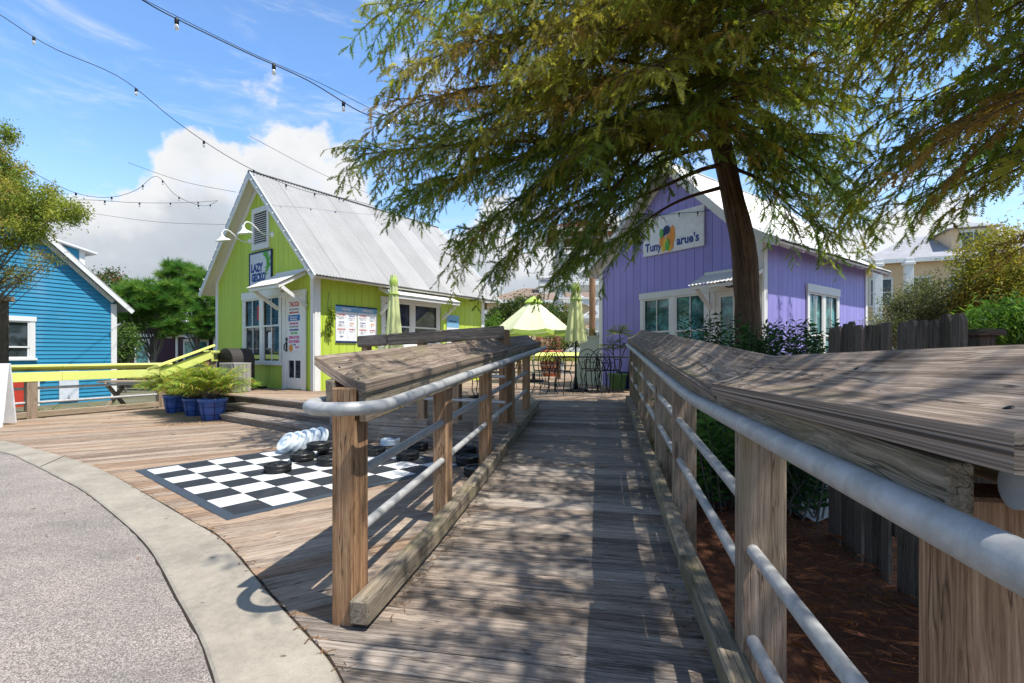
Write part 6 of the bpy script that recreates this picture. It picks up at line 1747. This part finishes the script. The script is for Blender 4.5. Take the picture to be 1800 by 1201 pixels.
# pines behind
def pine(label, px, Y, gz, blobs, n_tuft, dead=0.0, tuft=.36, group='pines behind the two houses'):
    base = P(px, 622, Y); base.z = gz; T = thing('pine_tree', label, 'tree', base, group=group)
    _, ci, ctr = crown_points(blobs, n_tuft, 1, (0.01,) * 3)
    k = 85; n = n_tuft * k; ti = np.repeat(np.arange(n_tuft), k)
    d = rand_dirs(n); d[:, 2] = np.abs(d[:, 2]) * 1.1 - .25; d = unit(d)
    c = ctr[ti] + d * .04; L = rng.uniform(.6, 1.0, n) * tuft
    s = unit(np.cross(d, rand_dirs(n))) * .013
    tri = np.stack([c - s, c + s, c + d * L[:, None]], axis=1).reshape(-1, 3)
    tone = rng.random(n_tuft)[ti]; pal = np.array([(.07, .18, .03), (.11, .23, .04), (.16, .27, .05)])
    col = pal[(tone * 3).astype(int)] * (1 + rng.uniform(-.25, .25, (n, 1)))
    dd = (rng.random(n_tuft) < dead)[ti]; col[dd] = np.array([.22, .13, .07]) * (1 + rng.uniform(-.3, .3, (dd.sum(), 1)))
    np_mesh('crown', tri, 3, M['needle'], T, col)
    top = V(np.mean([b[0] for b in blobs], axis=0)); mb = MB()
    tp = spline([base, base.lerp(top, .5), top], 14); mb.tube(tp, [.13 * (1 - .6 * q / 13) for q in range(14)], 8); mb.build('trunk', M['bark_grey'], T)
    mb = MB()
    for q in rng.choice(n_tuft, min(n_tuft, 40), replace=False): mb.tube([tp[random.randint(4, 12)], V(ctr[q])], [.035, .012], 5, cap=False)
    mb.build('branches', M['bark_grey'], T)
pine('bright green pine nearest the blue house with some dead twigs', 264, 20, -.3, [b_(262, 530, 20, 1.45, 1.2, .85), b_(240, 545, 20, .9, .8, .8), b_(310, 545, 20, .7, .7, .9), b_(285, 575, 20, 1.0, .8, .45), b_(300, 520, 20, .7, .7, .6)], 420, .02)
pine('tall darker pine close to the left edge of the lime shop', 348, 24, -.3, [b_(318, 490, 24, .95, .9, .95), b_(355, 530, 24, 1.0, .9, .9), b_(345, 500, 24, .9, .8, .7), b_(365, 570, 24, .7, .7, .9)], 360, .015, .42)
leafy_tree('leafy_tree', 'reddish and green tree behind the blue house roof', P(190, 660, 27), 5, [b_(185, 505, 27, 1.3, 1, .9), b_(200, 540, 27, 1.2, 1, .9)], [(.07, .14, .03), (.20, .10, .05), (.05, .10, .025)], 120, 60, .2, (.1, .18), .5)
leafy_tree('leafy_shrub', 'pale green shrub beside the white corner of the blue house', P(222, 690, 18), 1, [b_(222, 600, 18, .35, .35, .6), b_(217, 625, 18, .3, .3, .4)], [(.12, .20, .04), (.08, .14, .03)], 50, 40, .12, (.07, .12), .5, cat='shrub', trunk_r=.03)
# trees between the shops
TREE_MID = [(.035, .07, .018), (.055, .095, .025), (.085, .12, .03), (.05, .06, .02)]
leafy_tree('leafy_tree', 'dark green tree between the lime shop and the open umbrella', P(915, 680, 21), 3, [b_(920, 545, 21, .95, .8, .55), b_(885, 560, 21, .7, .7, .55), b_(955, 560, 21, .7, .7, .7), b_(900, 585, 21, .9, .7, .5)], TREE_MID, 170, 60, .17, (.08, .15), .5, group='trees between the shops')
leafy_tree('leafy_tree', 'yellow green tree behind the closed umbrella and the lookout tower', P(985, 680, 23), 3, [b_(985, 570, 23, .8, .7, .9), b_(1005, 590, 23, .6, .6, .6), b_(970, 600, 23, .8, .6, .5)], [(.10, .12, .03), (.15, .14, .03), (.06, .09, .025)], 110, 55, .16, (.08, .15), .5, group='trees between the shops')
leafy_tree('leafy_shrub', 'bright green shrub at the far corner of the lime shop', P(872, 665, 17), 1, [b_(868, 585, 17, .4, .4, .5), b_(866, 560, 17, .25, .3, .3)], [(.12, .22, .03), (.07, .14, .03)], 60, 45, .11, (.06, .1), .5, cat='shrub', trunk_r=.03)
leafy_tree('flowering_shrub', 'pink and red flowering shrub behind the yellow far railing', P(968, 640, 18), 1, [b_(960, 605, 18, .6, .4, .3), b_(980, 600, 18, .4, .4, .3)], [(.36, .14, .12), (.5, .38, .32), (.12, .18, .04), (.07, .12, .03), (.1, .16, .04)], 70, 45, .1, (.05, .1), .6, cat='shrub', trunk_r=.03)
# right hand side behind the fence
leafy_tree('olive_tree', 'grey green olive tree behind the dark fence', P(1600, 700, 9.5), 3, [b_(1565, 578, 9.5, .55, .6, .28), b_(1605, 540, 9.5, .5, .6, .42), b_(1655, 535, 9.3, .6, .7, .55), b_(1690, 550, 9.2, .4, .5, .5), b_(1560, 595, 9.4, .5, .6, .22), b_(1640, 580, 9.2, .8, .6, .35), b_(1705, 575, 9.0, .4, .5, .35)],
           [(.13, .15, .075), (.17, .18, .10), (.085, .105, .05), (.21, .21, .13)], 420, 75, .10, (.035, .065), .35, .1, .07)
leafy_tree('leafy_tree', 'golden yellow tree right of the olive tree', P(1745, 720, 8.5), 3, [b_(1735, 470, 8.5, .55, .5, .45), b_(1760, 500, 8.5, .6, .5, .6), b_(1735, 530, 8.5, .45, .5, .5), b_(1790, 560, 8.5, .5, .5, .5), b_(1745, 425, 8.5, .3, .3, .3), b_(1800, 500, 8.6, .5, .5, .5)],
           [(.25, .24, .04), (.32, .28, .05), (.18, .20, .04), (.34, .27, .06)], 330, 90, .11, (.04, .075), .42, .3, .07)
leafy_tree('leafy_shrub', 'bright green long leaved shrub under the golden tree', P(1770, 680, 6.0), 1, [b_(1745, 580, 6.0, .32, .3, .2), b_(1790, 570, 5.9, .4, .3, .22), b_(1770, 555, 6.1, .3, .3, .2), b_(1830, 580, 5.8, .4, .3, .25)], [(.09, .20, .03), (.15, .25, .04), (.06, .13, .03)], 110, 40, .10, (.08, .14), .22, .15, .03, cat='shrub')
# dark shrubs at the foot of the trunk and along the ramp
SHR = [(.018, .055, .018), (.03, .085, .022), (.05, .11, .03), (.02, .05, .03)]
def stem_shrub(label, stems, pal, leaf=(.075, .12), group='evergreen shrubs beside the ramp', wid=.3, gap=.024):
    """upright stems with leaves in two rows"""
    T = thing('evergreen_shrub', label, 'shrub', V(stems[0][0]), group=group); mb = MB(); C, D, N_, L = [], [], [], []
    for p0, p2, bend in stems:
        p0, p2 = np.array(p0), np.array(p2); p1 = (p0 + p2) / 2 + np.array([bend, 0, .1]); ln = np.linalg.norm(p2 - p0)
        path = bez(p0, p1, p2, 12); mb.tube([V(p) for p in path], [.008 * (1 - .07 * k) for k in range(12)], 5, cap=False)
        n = int(ln / gap); t = np.linspace(.12, 1, n); k = np.minimum((t * 11).astype(int), 10); bp = path[k] + (path[k + 1] - path[k]) * (t * 11 - k)[:, None]
        tg = unit(np.gradient(path, axis=0))[k]; side = unit(np.cross(tg, [.2, 1, .1])); sg = np.where(np.arange(n) % 2 == 0, 1, -1)[:, None]
        C.append(bp); D.append(tg * .55 + side * sg * rng.uniform(.5, 1.1, (n, 1)) + rng.normal(size=(n, 3)) * .35 + np.array([0, 0, .1])); N_.append(rng.normal(size=(n, 3)) * .6 + np.array([0, -.6, .8])); L.append(rng.uniform(leaf[0], leaf[1], n))
    C, D, N_, L = map(np.concatenate, (C, D, N_, L)); n = len(C)
    np_mesh('foliage', leaf_quads(C, D, N_, L, L * wid, .18), 4, M['leaf'], T, pick(pal, n))
    mb.build('stems', M['bark_grey'], T)
def stems_at(cx, cy, n, rad, h, spread=.35, z=-.12):
    out = []
    for _ in range(n):
        a = random.uniform(0, 6.28); r = random.uniform(0, rad); x, y = cx + r * math.cos(a), cy + r * math.sin(a)
        out.append(((x, y, z), (x + random.uniform(-spread, spread), y + random.uniform(-spread, spread), z + h * random.uniform(.6, 1.05)), random.uniform(-.12, .12)))
    return out
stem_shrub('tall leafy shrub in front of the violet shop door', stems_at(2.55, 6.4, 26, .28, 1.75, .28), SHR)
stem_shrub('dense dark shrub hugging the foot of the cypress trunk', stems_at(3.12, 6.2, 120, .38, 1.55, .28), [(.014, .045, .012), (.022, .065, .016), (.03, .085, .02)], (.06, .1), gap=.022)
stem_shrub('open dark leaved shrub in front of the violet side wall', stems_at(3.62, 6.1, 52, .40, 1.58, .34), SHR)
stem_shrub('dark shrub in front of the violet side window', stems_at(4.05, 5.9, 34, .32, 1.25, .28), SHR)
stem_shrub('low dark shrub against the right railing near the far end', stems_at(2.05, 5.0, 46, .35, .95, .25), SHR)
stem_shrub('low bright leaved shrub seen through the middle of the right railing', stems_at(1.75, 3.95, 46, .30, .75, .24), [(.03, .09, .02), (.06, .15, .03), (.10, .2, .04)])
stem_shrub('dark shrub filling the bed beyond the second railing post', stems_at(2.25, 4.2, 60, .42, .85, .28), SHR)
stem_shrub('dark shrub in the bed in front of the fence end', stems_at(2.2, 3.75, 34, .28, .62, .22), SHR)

# strap leaved plants in pots
def frond_plant(parent, c, n, L, pal, lean=(.2, 1.1), leaf=(.10, .18), pitch=.022, wid=.085, name='fronds', up=1.0):
    C, D, N_, Q = [], [], [], []; mb = MB()
    for k in range(n):
        a = rng.uniform(0, 2 * math.pi); e = rng.uniform(*lean); ln = L * rng.uniform(.6, 1.05)
        h = np.array([math.cos(a) * math.sin(e), math.sin(a) * math.sin(e), math.cos(e) * up]); p0 = np.array(c) + np.array([math.cos(a), math.sin(a), 0]) * rng.uniform(0, .06)
        path = bez(p0, p0 + h * ln * .6, p0 + h * ln * .85 + np.array([math.cos(a), math.sin(a), 0]) * ln * .25 - np.array([0, 0, ln * .2]), 12)
        mb.tube([V(p) for p in path[::2]], [.006, .005, .004, .003, .002, .0015], 4, cap=False)
        m = int(ln / pitch); t = np.linspace(.25, .99, m); i = np.minimum((t * 11).astype(int), 10); bp = path[i] + (path[i + 1] - path[i]) * (t * 11 - i)[:, None]
        tg = unit(np.gradient(path, axis=0))[i]; sd = unit(np.cross(tg, [0, 0, 1.0])); 
        for sg in (-1, 1):
            C.append(bp); D.append(tg * .8 + sd * sg * .75 + np.array([0, 0, -.22]) + rng.normal(size=(m, 3)) * .1); N_.append(np.tile([[0, 0, 1.0]], (m, 1)) + rng.normal(size=(m, 3)) * .2)
            Q.append(rng.uniform(leaf[0], leaf[1], m) * np.sin(np.pi * np.clip(t * .8 + .1, 0, 1)))
    C, D, N_, Q = map(np.concatenate, (C, D, N_, Q)); cl = rng.integers(0, len(pal), len(C))
    np_mesh(name, leaf_quads(C, D, N_, Q, np.maximum(.008, Q * wid), .22), 4, M['leaf'], parent, np.array(pal)[cl] * (1 + rng.uniform(-.25, .3, (len(C), 1))))
    mb.build('stalks', M['bark_grey'], parent)
POTPAL = [(.10, .20, .03), (.24, .38, .05), (.36, .48, .06), (.18, .32, .05), (.52, .46, .09), (.48, .28, .08), (.30, .42, .06)]
def blue_pot(c, r, h, lab, L):
    T = thing('blue_pot', lab, 'plant pot', c, group='blue pots at the foot of the steps'); c = V(c)
    mb = MB(); mb.lathe(c, [(r * .62, 0), (r * .74, .02), (r * .9, h * .5), (r * .97, h * .84), (r * 1.06, h * .86), (r * 1.08, h), (r * .95, h), (r * .92, h - .04), (.0003, h - .045)], 28); mb.build('pot_body', M['pot_blue'], T)
    mb = MB()
    for z in (.28, .62): q = r * (.74 + .23 * z / .84); mb.lathe(c + UP * h * z, [(q * 1.0, -.006), (q * 1.03, 0), (q * 1.02, .008)], 28)
    for k in range(7):
        a = 2 * math.pi * k / 7; mb.tube([c + V((math.cos(a) * r * f, math.sin(a) * r * f, h * z)) for f, z in ((.755, .02), (.90, .42), (.985, .84))], .006, 5)
    mb.build('pot_bands', M['pot_band'], T)
    mb = MB(); mb.lathe(c + UP * (h - .044), [(r * .9, 0), (r * .5, .015), (.0003, .02)], 20); mb.build('potting_soil', M['soil'], T)
    P_ = thing('potted_plant', lab.replace('blue pot', 'arching plant in the blue pot'), 'plant', c + UP * (h - .03), group='arching plants in the blue pots')
    frond_plant(P_, c + UP * (h - .04), 80, L, POTPAL, (.05, 1.0), (.18, .32), wid=.045, up=1.18, pitch=.026)
c = G(363, 741); blue_pot(V((c.x, c.y + .17, 0)), .21, .37, 'blue pot nearest the viewer, beside the lowest step', .80)
c = G(331, 733); blue_pot(V((c.x, c.y + .17, 0)), .18, .32, 'blue pot in the middle of the three by the steps', .74)
c = G(297, 727); blue_pot(V((c.x, c.y + .17, 0)), .19, .34, 'blue pot farthest left near the yellow railing', .82)
# potted palm at the violet corner
c = P(1086, 622, 10.9); c.z = DECK; T = thing('green_pot', 'green pot with a slender palm at the violet corner', 'plant pot', c)
mb = MB(); mb.lathe(c, [(.15, 0), (.17, .02), (.21, .30), (.23, .31), (.23, .35), (.19, .35), (.0003, .33)], 22); mb.build('pot_body', M['pot_green'], T)
T = thing('palm_plant', 'slender palm with yellow green tufts in the green pot', 'plant', c + UP * .33)
mb = MB(); tops = [c + V((.04, .0, 1.25)), c + V((-.12, .02, .98)), c + V((.22, .05, 1.02))]
for tpp in tops: mb.tube(spline([c + UP * .3, c.lerp(tpp, .5) + V((random.uniform(-.05, .05), 0, .1)), tpp], 10), .012, 6)
mb.build('stem', M['bark_grey'], T)
frond_plant(T, tops[0], 26, .36, [(.45, .50, .07), (.55, .52, .08), (.34, .42, .06)], (.3, 1.5)); frond_plant(T, tops[1], 18, .34, [(.16, .2, .05), (.2, .26, .05)], (.5, 1.8)); frond_plant(T, tops[2], 10, .3, [(.12, .12, .08), (.2, .2, .1)], (.8, 1.9))
c = P(1104, 622, 11.0); c.z = DECK; T = thing('blue_planter', 'plain dark blue planter beside the green pot', 'plant pot', c)
mb = MB(); mb.lathe(c, [(.17, 0), (.19, .02), (.23, .33), (.25, .34), (.25, .38), (.21, .38), (.0003, .36)], 22); mb.build('pot_body', M['navy'], T)
T = thing('yellow_plant', 'yellow leaved plant growing on top of the pale enclosure', 'plant', PC + PG * 4.45 + UP * 1.5)
frond_plant(T, PC + PG * 4.38 + PE * .25 + UP * (DECK + 1.24 - PC.z), 24, .42, [(.42, .36, .04), (.5, .4, .05), (.3, .3, .05)], (.2, 1.4), (.06, .12), .03, .16)
# vine on the lime wall
T = thing('wall_vine', 'short leafy vine hanging on the sunny lime wall', 'vine', wpt(LC, LE, LSN, .34, 2.05, .02))
n = 150; t = rng.random(n); x = .34 + .05 * np.sin(t * 7) + rng.normal(size=n) * .035; z = 2.12 - .62 * t
base = np.array([wpt(LC, LE, LSN, a, b, .03 + .04 * random.random()) for a, b in zip(x, z)])
np_mesh('foliage', leaf_quads(base, rng.normal(size=(n, 3)) * .5 + np.array([.4, -.35, -.6]), np.tile([[.8, -.6, .1]], (n, 1)) + rng.normal(size=(n, 3)) * .3, rng.uniform(.05, .09, n), rng.uniform(.035, .06, n), .1), 4, M['leaf'], T, pick([(.16, .24, .02), (.26, .30, .03), (.10, .16, .02)], n))
mb = MB(); mb.tube(spline([wpt(LC, LE, LSN, .34, 2.45, .02), wpt(LC, LE, LSN, .30, 2.1, .03), wpt(LC, LE, LSN, .38, 1.8, .03), wpt(LC, LE, LSN, .33, 1.52, .03)], 12), .005, 5); mb.build('stem', M['bark_grey'], T)
# small grasses by the blue house and weeds at the yellow rail
T = thing('grass_clump', 'spiky yellow green grass clump under the yellow railing near the sandwich board', 'plant', V((-8.9, 9.0, 0)), group='spiky grass clumps')
frond_plant(T, V((-8.9, 9.2, -.2)), 40, .6, [(.22, .30, .04), (.15, .22, .03)], (.1, .9), (.05, .1), .05, .1)
T = thing('grass_clump', 'spiky yellow green grass clump beyond the yellow railing, right of the other', 'plant', V((-8.3, 9.6, 0)), group='spiky grass clumps')
frond_plant(T, V((-8.35, 9.9, -.2)), 36, .55, [(.25, .32, .04), (.15, .22, .03)], (.1, .9), (.05, .1), .05, .1)
